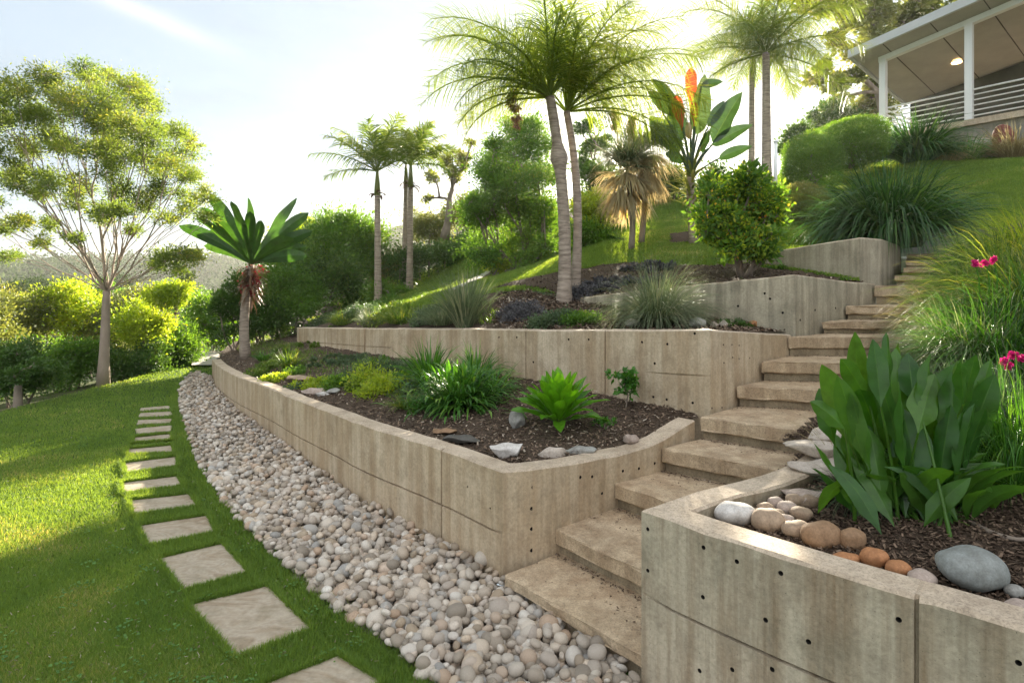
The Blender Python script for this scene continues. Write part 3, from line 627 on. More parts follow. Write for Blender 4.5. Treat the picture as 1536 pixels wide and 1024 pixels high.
# ------------------------------------------------------------------ grass
M['grass'] = leafmat('lawn_grass', (.075, .155, .036), (.19, .305, .07), .45, .55, (2.1, 1.65, .5), .2, hue2=(.42, .39, .20))
def in_any(x, y, polys, grow=0):
    k = np.zeros(len(x), bool)
    for p in polys:
        c = p.mean(0); k |= inpoly(x, y, c+(p-c)*(1+grow))
    return k
def grass(name, n, xy, hgt, wid, zfun, mat, lean=.5, label='', segs=2):
    x, y = xy; n = len(x); a = rng.uniform(0, 2*np.pi, n); l = rng.uniform(.1, 1, n)*lean
    D = np.stack([np.cos(a)*l, np.sin(a)*l, np.ones(n)], 1); z = zfun(x, y)-.004
    hh = hgt*rng.uniform(.55, 1.25, n); ww = rng.uniform(0, 2*np.pi, n); wv = np.stack([np.cos(ww), np.sin(ww), 0*ww], 1)
    V, f, r = blades(np.stack([x, y, z], 1), D, hh, wid, rng.uniform(0, 1.2, n), segs, 'grass', wv=wv, r=np.clip(vnoise(x, y, 1.3)*.35+vnoise(x, y, 5.1, 4)*.25+rng.random(n)*.55-.02, 0, 1))
    mb = MB().add(V, f, r); o = mb.obj(name, mat); return tag(o, label, 'grass', kind='stuff')
LAWNP = [tuple(p) for p in GLs[::-1]]
LAWN = [(-6.5, .2), (3, .2)]+list(map(tuple, GLs[::-1]))+[(-5.0, 10.6), (-5.6, 12.0), (-6.1, 12.3), (-6.6, 11)]
def screen_pts(n, x0, x1, y0, y1, Z=0):    # density falls with distance, as seen from the lawn's near end
    px = rng.uniform(x0, x1, n); py = rng.uniform(y0, y1, n); Y = (ZC-Z)*F/(py-HZ); return (px-768)/F*Y, Y
x, y = screen_pts(560000, -60, 720, 548, 1090); k = inpoly(x, y, LAWN); x, y = x[k], y[k]
k = ~in_any(x, y, SQW, -.03); x, y = x[k], y[k]
wd = np.clip(.0032*np.maximum(y/3, .8), .003, .011)
grass('lawn_grass', 0, (x, y), np.clip(.030+.001*y, .03, .04), wd, lambda a, b: 0*a, M['grass'], .9, 'short mown green grass of the lower lawn')
# longer tufts round the stepping stones and at the pebble edge
ex, ey = [], []
for p in SQW[:9]:
    n = 5200; e = rng.integers(0, 4, n); t = rng.random((n, 1)); q = p[e]*(1-t)+p[(e+1) % 4]*t; c = p.mean(0); q = c+(q-c)*(1+np.abs(rng.normal(.02, .05, n)))[:, None]; ex.append(q[:, 0]); ey.append(q[:, 1])
for p, q in zip(SQW[:7], SQW[1:8]):
    n = 4500; a0, a1 = p[0], p[3]; b0, b1 = q[1], q[2]; t, s = rng.random((n, 1)), rng.random((n, 1)); z = (a0*(1-t)+a1*t)*(1-s)+(b0*(1-t)+b1*t)*s; ex.append(z[:, 0]); ey.append(z[:, 1])
gi = rng.integers(0, len(GLs), 26000); ex.append(GLs[gi, 0]+rng.normal(-.03, .035, 26000)); ey.append(GLs[gi, 1]+rng.normal(-.02, .04, 26000))
ex, ey = np.concatenate(ex), np.concatenate(ey); ex = np.concatenate([ex, GLs[gi[:3000], 0]+np.abs(rng.normal(0, .09, 3000))]); ey = np.concatenate([ey, GLs[gi[:3000], 1]+rng.normal(0, .05, 3000)]); k = (ey < 9.5) & ~in_any(ex, ey, SQW, -.07); ex, ey = ex[k], ey[k]
grass('grass_fringe', 0, (ex, ey), .05, np.clip(.0036*np.maximum(ey/3, .8), .003, .01), lambda a, b: 0*a, M['grass'], .7, 'longer green grass edging the stepping stones and pebbles', 3)
# hill lawns
x, y = rng.uniform(-4.5, 9, 1300000), rng.uniform(6.5, 16, 1300000); z, zn = ground_z(x, y)
k = np.isin(zn, [1, 2]) & (rng.random(len(x)) < 75/(y*y)) & (np.abs((x/y)) < .9)
bare_p = [np.array([(.75, 7.1), (2.5, 5.3), (3.8, 6.4), (3.0, 7.5), (2.2, 7.75), (1.6, 8.4), (.5, 8.6), (-.3, 8.5)]), np.array([(2.5, 9.4), (3.1, 9.2), (3.3, 10.2), (2.7, 10.3)]), np.array([(1.5, 13), (2.3, 12.8), (3.3, 16), (1.5, 16)])]
k &= ~in_any(x, y, bare_p); x, y = x[k], y[k]
grass('hill_grass', 0, (x, y), .045, .014, lambda a, b: ground_z(a, b)[0], M['grass'], .9, 'mown green grass on the upper slope')
def soil_patch(name, poly, zo=.012):
    P = np.asarray(poly); x0, y0 = P.min(0); x1, y1 = P.max(0)
    sheet(name, x0, x1, y0, y1, .08, lambda x, y: inpoly(x, y, P) & ~np.isin(zn_of(x, y), [5]), M['soil'], zo, rough=.04)
for p in bare_p: soil_patch('mulch_patch', p, .02)
# bark chips on the beds
M['chip'] = leafmat('bark_chips', (.06, .04, .028), (.24, .17, .12), 0.02, .9, (1, 1, 1), .1, hue2=(.46, .39, .31))
T = np.array([(-.5, 0, 0), (.5, 0, 0), (.4, 1, .15), (-.45, .95, 0)]); 
def chips(n, x, y, size):
    z, _ = ground_z(x, y); n = len(x); a = rng.uniform(0, 6.28, n); D = np.stack([np.cos(a), np.sin(a), rng.normal(.1, .35, n)], 1)
    N = np.stack([rng.normal(0, .35, n), rng.normal(0, .35, n), np.ones(n)], 1); rough = .035*(vnoise(x, y, 3.1)-.5+.6*(vnoise(x, y, 9.3, 3)-.5))
    return place(T, np.array([(0, 1, 2, 3)]), np.stack([x, y, z+rough+.004+np.abs(rng.normal(0, .005, n))], 1), unit(D), unit(N), size*rng.uniform(.5, 1.6, n), size*rng.uniform(.25, .6, n))
mb = MB()
x, y = rng.uniform(-6, 1.5, 110000), rng.uniform(3.2, 12, 110000); k = (zn_of(x, y) == 4) & (rng.random(len(x)) < 22/(y*y)); V, f = chips(0, x[k], y[k], .022); mb.add(V, f, np.repeat(rng.random(k.sum())**1.15, 4))
x, y = rng.uniform(-.2, 4, 30000), rng.uniform(4.5, 9, 30000); k = np.isin(zn_of(x, y), [2, 3]) & (in_any(x, y, bare_p) | (zn_of(x, y) == 3)); V, f = chips(0, x[k], y[k], .035); mb.add(V, f, np.repeat(rng.random(k.sum())**1.15, 4))
x, y = rng.uniform(.6, 3.2, 80000), rng.uniform(1, 4, 80000); k = (zn_of(x, y) == 6); V, f = chips(0, x[k], y[k], .016); mb.add(V, f, np.repeat(rng.random(k.sum())**2.4*.8, 4))
tag(mb.obj('bark_mulch', M['chip']), 'dark brown bark chips covering the planting beds', 'mulch', kind='stuff')

# litter caught at the backs of the treads
mb = MB()
for i in range(9):
    A, B = np.array(SLn[i+1]), np.array(SRn[i+1]); n = 260; t = rng.random((n, 1)); upd = unit((np.array(SLn[i+1])+np.array(SRn[i+1]))-(np.array(SLn[i])+np.array(SRn[i])))
    P = A*(1-t)+B*t-upd*(np.abs(rng.normal(0, .022, (n, 1)))-.012); k = rng.random(n) < .25; P[k] -= upd*rng.uniform(0, .22, (k.sum(), 1)); P = P+(rng.random((n, 2))-.5)*.01
    a = rng.uniform(0, 6.28, n); D = np.stack([np.cos(a), np.sin(a), rng.normal(0, .2, n)], 1); N = np.stack([rng.normal(0, .3, n), rng.normal(0, .3, n), np.ones(n)], 1)
    V, f = place(T, np.array([(0, 1, 2, 3)]), np.stack([P[:, 0], P[:, 1], np.full(n, SZ[i]+.004)], 1), unit(D), unit(N), rng.uniform(.004, .016, n), rng.uniform(.003, .008, n)); mb.add(V, f, np.repeat(rng.random(n)**1.5, 4))
tag(mb.obj('leaf_litter', M['chip']), 'small brown leaf litter lying at the backs of the steps', 'litter', kind='stuff')

# clippings, dead blades and small weeds in the lawn
mb = MB(); x, y = screen_pts(2600, -60, 640, 560, 1090); k = inpoly(x, y, LAWN) & (vnoise(x, y, 1.7, 5)+.5*rng.random(len(x)) > .62) & ~in_any(x, y, SQW, .02); x, y = x[k], y[k]; n = len(x); a = rng.uniform(0, 6.28, n)
V, f = place(T, np.array([(0, 1, 2, 3)]), np.stack([x, y, rng.uniform(.012, .034, n)], 1), unit(np.stack([np.cos(a), np.sin(a), rng.normal(0, .4, n)], 1)), unit(np.stack([rng.normal(0, .4, n), rng.normal(0, .4, n), np.ones(n)], 1)), rng.uniform(.008, .022, n), np.clip(.0009*y, .002, .004)); mb.add(V, f, np.repeat(.55+.45*rng.random(n), 4))
tag(mb.obj('grass_clippings', M['chip']), 'dry straw coloured clippings scattered in the lawn', 'grass clippings', kind='stuff')
M['weed'] = leafmat('lawn_weed', (.06, .15, .03), (.14, .27, .06), .35, .5); mb = MB(); x, y = screen_pts(170, -60, 640, 600, 1060); k = inpoly(x, y, LAWN) & ~in_any(x, y, SQW, .05); x, y = x[k], y[k]; m_ = 9
x, y = np.repeat(x, m_)+rng.normal(0, .022, len(x)*m_), np.repeat(y, m_)+rng.normal(0, .022, len(y)*m_); n = len(x); a = rng.uniform(0, 6.28, n)
V, f = place(np.array([(0, 0, 0), (-.5, .5, .1), (0, 1, 0), (.5, .5, .1)]), np.array([(0, 3, 2, 1)]), np.stack([x, y, rng.uniform(.022, .036, n)], 1), unit(np.stack([np.cos(a), np.sin(a), np.full(n, .2)], 1)), unit(np.stack([rng.normal(0, .2, n), rng.normal(0, .2, n), np.ones(n)], 1)), rng.uniform(.012, .024, n), rng.uniform(.010, .018, n)); mb.add(V, f, np.repeat(rng.random(n), 4))
tag(mb.obj('lawn_weeds', M['weed']), 'small broad leaved weeds dotted through the lawn', 'weeds', kind='stuff')
# ------------------------------------------------------------------ foliage materials
LM = lambda n, a, b, **k: M.__setitem__(n, leafmat(n, a, b, **k))
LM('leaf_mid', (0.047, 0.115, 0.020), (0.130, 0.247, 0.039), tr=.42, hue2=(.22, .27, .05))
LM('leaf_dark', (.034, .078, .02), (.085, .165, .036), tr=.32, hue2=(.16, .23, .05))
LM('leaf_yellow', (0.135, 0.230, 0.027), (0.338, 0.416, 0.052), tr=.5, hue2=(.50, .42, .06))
LM('leaf_olive', (0.081, 0.115, 0.041), (0.195, 0.221, 0.072), tr=.4, hue2=(.30, .27, .08), tcol=(1.8, 1.6, .7))
LM('leaf_feather', (.07, .125, .04), (.17, .225, .065), tr=.55, hue2=(.38, .34, .09), tcol=(1.8, 1.65, .55))
LM('leaf_far', (.03, .06, .02), (.10, .145, .05), tr=.12, hue2=(.18, .18, .09), tcol=(1.1, 1.2, .8), spec=.02, rough=1.0)
LM('palm_green', (.06, .11, .03), (.16, .22, .05), tr=.5, hue2=(.32, .33, .09))
LM('palm_dry', (.38, .33, .22), (.58, .52, .37), tr=.42, tcol=(1.4, 1.2, .8), spec=.15)
LM('strap_dark', (.014, .055, .014), (.045, .13, .028), tr=.3, rough=.35, spec=.5, hue2=(.12, .22, .05))
LM('strap_mid', (.03, .10, .015), (.08, .22, .03), tr=.35, rough=.4, hue2=(.18, .30, .05))
LM('rosette', (.06, .20, .012), (.16, .38, .02), tr=.4, rough=.32, spec=.5, tcol=(1.6, 1.6, .4), vary=True)
LM('ginger', (.035, .115, .018), (.10, .22, .03), tr=.4, rough=.33, spec=.5, hue2=(.10, .24, .03), tcol=(1.9, 1.9, .4), vary=True)
LM('silver_grass', (.09, .13, .07), (.22, .27, .15), tr=.35, hue2=(.42, .38, .26), tcol=(1.3, 1.3, .8))
LM('tan_grass', (.20, .17, .09), (.36, .31, .18), tr=.4, hue2=(.50, .44, .30), tcol=(1.3, 1.2, .8))
LM('fresh_grass', (.05, .11, .02), (.14, .22, .04), tr=.4, hue2=(.38, .35, .10))
LM('queen_green', (.08, .14, .035), (.21, .27, .06), tr=.55, hue2=(.38, .37, .10))
LM('purple_grey', (.05, .05, .055), (.13, .125, .13), tr=.15, hue2=(.20, .18, .18), tcol=(1.1, 1, 1))
LM('grey_green', (.05, .085, .045), (.12, .17, .085), tr=.3, hue2=(.20, .24, .12), tcol=(1.3, 1.4, .8))
LM('paddle', (.03, .06, .028), (.055, .10, .045), tr=.22, rough=.38, spec=.5, tcol=(1.3, 1.5, .5), hue2=(.12, .16, .07), vary=True)
LM('paddle_far', (.03, .075, .02), (.075, .15, .04), tr=.3, rough=.4, tcol=(1.6, 1.8, .5), hue2=(.16, .25, .08), vary=True)
LM('orange', (.36, .05, .02), (.52, .11, .04), tr=.28, rough=.4, tcol=(1.3, 1.1, .9))
LM('magenta', (.45, .01, .13), (.75, .03, .28), tr=.3, rough=.5, tcol=(1.2, 1, 1.1))
LM('crimson', (.13, .018, .02), (.34, .05, .045), tr=.3, rough=.5, tcol=(1.2, 1, 1))
LM('flower_yellow', (.70, .30, .03), (.85, .55, .06), tr=.3, rough=.5, tcol=(1.2, 1.1, .7))
LM('brown_leaf', (.12, .07, .04), (.26, .16, .09), tr=.2, tcol=(1.2, 1, .8))
def leaves(cs, rs, n, size, mb=None, flat=.8, aspect=.5, up=.3, shell=2.2, tint=None, droop=0, spread=1.):
    """n leaves spread through clumps (centres cs, radii rs)"""
    cs = np.asarray(cs, float); rs = np.asarray(rs, float); mb = mb or MB()
    p = rs**2/np.sum(rs**2); k = rng.choice(len(cs), n, p=p); ns = 9
    sd_ = sph(len(cs)*ns).reshape(len(cs), ns, 3)*(rng.random((len(cs), ns, 1))**(1/shell))*.82; sd_[..., 2] *= flat
    sub_ = cs[:, None]+sd_*rs[:, None, None]; mb.sub = (np.repeat(cs, ns, 0), sub_.reshape(-1, 3))
    q = rng.integers(0, ns, n); d = sph(n); off = rng.standard_normal((n, 3))*(rs[k]*rng.uniform(.13, .36, n)*spread)[:, None]; off[:, 2] *= .75
    O = sub_[k, q]+off; d = unit(sd_[k, q]+off/rs[k][:, None])
    D = unit(d+.9*sph(n)+np.array([0, 0, up-droop])); N = unit(sph(n)*.9+np.array([0, 0, .8])+d*.4)
    L = size*rng.uniform(.6, 1.3, n)
    V, f = place(LT, LF, O, D, N, L, L*aspect)
    t = rng.random(len(cs)) if tint is None else tint
    r = np.clip(.55*rng.random(n)+.45*t[k], 0, 1)
    return mb.add(V, f, np.repeat(r, 4))
def skeleton(top, tg, r0, rmin=.004, up=.25, seed=0, bias=.35, wig=.05):
    """branches reaching every target from the fork: nodes grow greedily, thickness follows what they carry"""
    r = np.random.default_rng(seed); nodes = [np.array(top, float)]; par = [-1]; pl = [0.]
    tg = sorted([np.array(t, float) for t in tg], key=lambda t: np.linalg.norm(t-top)); ends = []
    for t in tg:
        A = np.array(nodes); d = np.linalg.norm(A-t, axis=1); c = d+bias*np.array(pl)+1.2*np.maximum(A[:, 2]-t[2], 0); b = int(np.argmin(c)); p = A[b]; L = d[b]
        if L < .03: ends.append(b); continue
        k = max(2, min(6, int(L/.12))); cur = b
        for i in range(1, k+1):
            s = i/k; q = p+(t-p)*s; q = q+np.array([0, 0, up*L*math.sin(math.pi*s)*.35])+r.normal(0, wig*L/k, 3)*(i < k)
            nodes.append(q); par.append(cur); pl.append(pl[cur]+L/k); cur = len(nodes)-1
        ends.append(cur)
    cnt = np.zeros(len(nodes))
    for e in ends:
        while e >= 0: cnt[e] += 1; e = par[e]
    rad = np.maximum(r0*(cnt/max(cnt[0], 1))**.5, rmin); par = np.array(par); k = np.where(par >= 0)[0]; nodes = np.array(nodes)
    return nodes[par[k]], nodes[k], np.minimum(rad[par[k]], rad[k]*1.35), rad[k]
def ell(c, r, n, rc, seed=0, low=-.6):
    g = np.random.default_rng(seed); d = unit(g.standard_normal((n*3, 3))); d = d[d[:, 2] > low][:n]
    u = g.random(len(d))**.4; P = np.array(c)+d*np.array(r)*u[:, None]*.85
    return P, rc*g.uniform(.6, 1.25, len(P))
def px_clumps(lst, Y, dy, sub, seed=0, keep=1.0):
    """clumps given as (px, py, radius px) in the photo, spread in depth about distance Y"""
    g = np.random.default_rng(seed); P, Rr = [], []
    for (x, y, r) in lst:
        for _ in range(sub):
            a = g.uniform(0, 6.28); q = r*math.sqrt(g.random())*.8; yy = Y+g.uniform(-dy, dy); P.append(PY(x+q*math.cos(a), y+q*math.sin(a)*.8, yy)); Rr.append(r/F*Y*g.uniform(.55, .95))
    return np.array(P), np.array(Rr)
def tree(name, label, cat, base, fork, P, Rr, n, size, leaf, bark='bark', r0=.1, group=None, trunk_mid=None, rmin=.006, stems=1, **kw):
    lk_ = {k: kw[k] for k in ('flat', 'aspect', 'up', 'shell', 'droop', 'spread') if k in kw}
    e = empty(name, tuple(base), label, cat, group); base = np.array(base, float); fork = np.array(fork, float)
    cm_ = leaves(P, Rr, n, size, **lk_); cm_.obj('crown', M[leaf], e); ta, tb_ = cm_.sub
    b = MB()
    if stems == 1:
        m = (base+fork)/2+(0 if trunk_mid is None else np.array(trunk_mid)); t = np.linspace(0, 1, 9)[:, None]; pts = (1-t)**2*base+2*t*(1-t)*m+t*t*fork; pts[0, 2] -= .15
        rr = r0*(1.25-.4*t[:, 0]); rr[0] *= 1.35; rr[1] *= 1.1
        V, f = tube(pts, rr, 12, True, .02); b.add(V, f)
        A = skeleton(fork, P, r0*.85, rmin, seed=3, bias=kw.get('bias', .35), up=kw.get('upc', .25)); b.add(*tubes(*A, 6))
    else:
        for s in range(stems):
            q = P[s::stems]
            if not len(q): continue
            g = base+np.array([rng.normal(0, .12), rng.normal(0, .12), -.1]); A = skeleton(g, q, r0, rmin, seed=s, up=-.2); b.add(*tubes(*A, 5))
    b.add(*tubes(ta, tb_, np.full(len(ta), rmin*.8), np.full(len(ta), rmin*.35), 4))
    b.obj('trunk' if stems == 1 else 'stems', M[bark], e, True); return e
def bush(label, px, py, Y, rx, ry, n, size, leaf, name='bush', cat='bush', group=None, k=16, seed=0, rz=None, base=None, stems=5, flat=.8, **kw):
    """rounded shrub: centre pixel and pixel half-sizes at distance Y"""
    c = PY(px, py, Y); r = (rx/F*Y, rz or rx/F*Y*.8, ry/F*Y); P, Rr = ell(c, r, k, min(r)*.62, seed)
    b = base if base is not None else np.array([c[0], c[1], c[2]-r[2]])
    kw.setdefault('spread', 1.45)
    return tree(name, label, cat, b, b, P, Rr, n, size, leaf, r0=.018*max(1, r[2]), group=group, stems=stems, rmin=.004, flat=flat, **kw)
# ------------------------------------------------------------------ strappy plants
def tuft(name, label, cat, c, n, L, Wd, mat, lean=(.1, 1.), droop=(.6, 1.8), segs=6, spread=.06, group=None, fold=.25, prof='grass', extra=None, part='leaves'):
    c = np.array(c, float); a = rng.uniform(0, 2*np.pi, n); l = rng.uniform(*lean, n); rr = spread*np.sqrt(rng.random(n))
    O = c+np.stack([np.cos(a)*rr, np.sin(a)*rr, np.full(n, -.01)], 1); a2 = a+rng.normal(0, .35, n)
    D = np.stack([np.cos(a2)*l, np.sin(a2)*l, np.ones(n)], 1)
    V, f, r = blades(O, D, L*rng.uniform(.6, 1.1, n), Wd*rng.uniform(.7, 1.2, n), rng.uniform(*droop, n), segs, prof, fold, twist=rng.normal(0, .5, n))
    mb = MB().add(V, f, r)
    if extra: 
        e = empty(name, tuple(c), label, cat, group); mb.obj(part, M[mat], e, True); extra(e, c); return e
    o = mb.mesh(name, M[mat], True); o2 = link(name, o); return tag(o2, label, cat, group)
# ------------------------------------------------------------------ palms
def palm(name, label, base, top, r, fr, Lf, group=None, lf=.45, lw=.02, nl=46, crownshaft=None, bulge=None, dry=0, mat='palm_green', cat='palm tree', plume=.5, arch=1.6, lean=None, seed=0):
    g = np.random.default_rng(seed); base, top = np.array(base, float), np.array(top, float)
    e = empty(name, tuple(base), label, cat, group); t = np.linspace(0, 1, 40)[:, None]; m = (base+top)/2+(0 if lean is None else np.array(lean))
    pts = (1-t)**2*base+2*t*(1-t)*m+t*t*top; pts[0, 2] -= .2; tt = t[:, 0]
    rr = r*(1.12-.3*tt+.35*np.exp(-tt*14)); rr *= 1+.04*((np.arange(40) % 2)*2-1)*(.4)
    if bulge: rr *= 1+bulge[1]*np.exp(-((tt-bulge[0])/.045)**2)
    V, f = tube(pts, rr, 12, True, .012); MB().add(V, f).obj('trunk', M['palm_trunk'], e, True)
    if crownshaft:
        V, f = tube(np.array([top+(0, 0, -.02), top+(0, 0, crownshaft*.3), top+(0, 0, crownshaft)]), [r*.95, r*.85, r*.4], 10); MB().add(V, f, .7).obj('crownshaft', M['leaf_olive'], e, True)
        a_ = g.uniform(0, 6.28, 7); V, f, q_ = blades(np.repeat(top[None], 7, 0), np.stack([np.cos(a_), np.sin(a_), g.uniform(-.2, .8, 7)], 1), g.uniform(.15, .34, 7), .09, g.uniform(.5, 2, 7), 5, 'leaf', .4); MB().add(V, f, q_).obj('dry_sheath', M['brown_leaf'], e, True)
    top2 = top+np.array([0, 0, crownshaft or 0])
    for i, (az, el, sc) in enumerate(fr):
        L = Lf*sc; K = 14; s = np.linspace(0, 1, K+1); ang = el-arch*s**1.5*(1.0 if el > -.2 else .3); st = L/K
        h = np.concatenate([[0], np.cumsum(np.cos(ang[:-1])*st)]); z = np.concatenate([[0], np.cumsum(np.sin(ang[:-1])*st)])
        az2 = az+.12*s*g.normal(); P = top2+np.stack([np.cos(az2)*h, np.sin(az2)*h, z], 1)
        V, f = tube(P, r*.22*(1.05-s)+.003, 5, False); mb = MB().add(V, f, .75)
        u = np.repeat(np.linspace(.14, .995, nl), 2); q = np.stack([np.interp(u, s, P[:, k]) for k in range(3)], 1)
        T_ = unit(np.stack([np.interp(u, s, np.gradient(P[:, k])) for k in range(3)], 1)); sd_ = np.tile([1., -1.], nl)
        side = unit(np.cross(T_, [0, 0, 1.]))*sd_[:, None]; upv = np.cross(side*sd_[:, None], T_)
        pl_ = g.normal(0, plume, len(u)); D = unit(side*np.cos(pl_)[:, None]+upv*np.sin(pl_)[:, None]+T_*(.45+.6*u)[:, None])
        ll = lf*L*np.sin(np.pi*np.clip(u*.86+.1, 0, 1))**.6*g.uniform(.8, 1.1, len(u))
        V, f, rr_ = blades(q, D, ll, lw, g.uniform(.5, 1.3, len(u)), 3, 'grass', r=np.clip(.3*g.random(len(u))+.7*g.random(), 0, 1), wv=np.cross(D, upv)+.05)
        mb.add(V, f, rr_); mb.obj('frond', M[mat], e)
    return e
def crown_fr(n, seed, lo=-.3, hi=1.25):
    g = np.random.default_rng(seed); return [(i*2.399+g.normal(0, .15), lo+(hi-lo)*((i+.5)/n)**.8, g.uniform(.85, 1.1)) for i in range(n)]
# ================================================================== planting
# ---- left: the large feathery tree on the lawn edge
Yt = 9.9; fork = PY(160, 436, Yt); base = PY(155, 570, Yt)
cl = [(120, 115, 26), (170, 110, 16), (75, 125, 22), (20, 140, 26), (-30, 150, 30), (200, 140, 24), (225, 160, 18), (150, 145, 30), (95, 160, 28), (45, 175, 26), (0, 185, 24), (190, 175, 28), (235, 185, 16), (140, 185, 30), (80, 200, 24),
      (270, 205, 22), (285, 215, 12), (225, 210, 26), (175, 215, 28), (110, 225, 24), (30, 220, 22), (-30, 215, 30), (260, 235, 26), (205, 245, 26), (150, 250, 24), (70, 265, 22), (20, 250, 20), (290, 265, 20), (240, 275, 24), (120, 280, 22),
      (305, 295, 18), (275, 305, 22), (180, 285, 20), (110, 300, 18), (60, 290, 16), (10, 275, 18), (-20, 300, 22), (215, 305, 20), (150, 330, 18), (310, 325, 14), (250, 330, 16), (200, 340, 14), (80, 330, 16), (35, 330, 16), (0, 345, 16),
      (60, 365, 12), (20, 385, 14), (255, 385, 20), (285, 385, 18), (270, 405, 14), (235, 400, 10), (110, 350, 12), (175, 310, 16)]
P, Rr = px_clumps(cl, Yt, 1.5, 3, 5)
tree('feathery_tree', 'large airy tree with feathery foliage and a pale forked trunk at the lawn edge', 'tree', base, fork, P, Rr*1.25, 125000, .048, 'leaf_feather', 'bark_pale', .066, rmin=.005, flat=.5, aspect=.34, shell=1.5, up=.2, bias=.95, upc=.02, spread=1.35)
# ---- paddle-leaved tree at the head of the low wall
Yp = 9.6; b = PY(368, 530, Yp); b[2] = gz(b[0], b[1]); tp = PY(377, 398, Yp)
e = empty('paddle_leaf_tree', tuple(b), 'small tree with broad paddle leaves over red bracts at the low wall end', 'tree')
t = np.linspace(0, 1, 12)[:, None]; V, f = tube(b*(1-t)+tp*t+np.sin(t*3.1)*np.array([[-.06, 0, 0]]), .085-.035*t[:, 0], 12, True, .03); MB().add(V, f).obj('trunk', M['palm_trunk'], e, True)
lf = [(-86, -52, .0), (-62, -72, .1), (-36, -82, -.3), (-14, -84, .3), (18, -58, -.6), (44, -86, .3), (64, -66, .1), (74, -42, -.1), (55, -22, .4), (-40, -52, -.6), (-60, -44, .3), (34, -48, -.7), (8, -70, -.9), (-20, -60, -.9), (60, -30, -.4), (-80, -30, .6), (70, -10, -.2)]
for i, (dx, dy, dd) in enumerate(lf):
    D = np.array([[dx/F*Yp, dd*.8, -dy/F*Yp]]); L = np.linalg.norm(D)*1.12+.12
    wv = np.cross(D[0], [rng.normal(0, .35), 1, rng.normal(0, .3)])[None]; V, f, r = blades(tp[None]+[0, 0, .02], D+[[0, 0, .12]], L, .20 if dd > -.5 else .17, .35, 14, 'strap2', .25, r=rng.random(1)*.8, wv=wv, rib=.35); MB().add(V, f, r).obj('leaf', M['paddle_far'], e, True)
mb = MB(); n = 150; a = rng.uniform(0, 6.28, n); O = tp+np.stack([0*a, 0*a, rng.uniform(-.55, .0, n)], 1); D = np.stack([np.cos(a), np.sin(a), rng.normal(-.1, .5, n)], 1)
V, f, r = blades(O, D, rng.uniform(.12, .36, n), .035, rng.uniform(.5, 2.5, n), 4, 'leaf', .3); mb.add(V, f, r); mb.obj('bracts', M['brown_leaf'], e, True)
mb = MB(); V, f = None, None
P = tp+np.stack([rng.normal(0, .10, 22), rng.normal(0, .08, 22), rng.uniform(-.48, -.02, 22)], 1); leaves(P, np.full(22, .05), 260, .045, mb, aspect=.8); mb.add(*tube(np.array([tp-(0, 0, .5), tp]), .02, 5)); mb.obj('red_bracts', M['crimson'], e)
# ---- slim palms on the slope
fan = lambda a, e_, s=1.: (R(a), R(e_), s)
b = PY(567, 452, 12.8); b[2] = gz(b[0], b[1]); palm('slim_palm', 'single slim palm with an upright feather crown standing behind the middle wall', b, PY(566, 292, 12.8), .072,
     [fan(175, 30, 1.1), fan(150, 52), fan(200, 60, .9), fan(10, 50, .9), fan(-20, 25, .9), fan(60, 68), fan(120, 72), fan(-90, 50), fan(90, 40, .9), fan(225, 38), fan(-50, 62), fan(30, 80), fan(185, 8, .8)], 1.42, 'slim palms on the slope', crownshaft=.5, arch=.75, seed=1, plume=.5, lw=.026, lf=.34, nl=40)
b = PY(606, 425, 14.5); b[2] = gz(b[0], b[1]); palm('slim_palm', 'thin palm at the back of the slim pair, partly hidden by its neighbour', b, PY(609, 275, 14.5), .06,
     [fan(170, 40), fan(120, 60), fan(60, 65), fan(0, 40), fan(-60, 50), fan(220, 50, .9), fan(-10, 75), fan(180, 75, .9)], 1.15, 'slim palms on the slope', crownshaft=.45, arch=.8, seed=2, lw=.03, lf=.38)
b = PY(614, 425, 13.8); b[2] = gz(b[0], b[1]); palm('slim_palm', 'second slim palm with a dried sheath below its crown, right of the single slim palm', b, PY(616, 280, 13.8), .07,
     [fan(-5, 35), fan(20, 60), fan(95, 70), fan(150, 60), fan(-90, 45), fan(-50, 60), fan(200, 55), fan(-15, 5, .9), fan(185, 25, .9), fan(0, 80)], 1.15, 'slim palms on the slope', crownshaft=.5, arch=.8, seed=3, lw=.03, lf=.38)
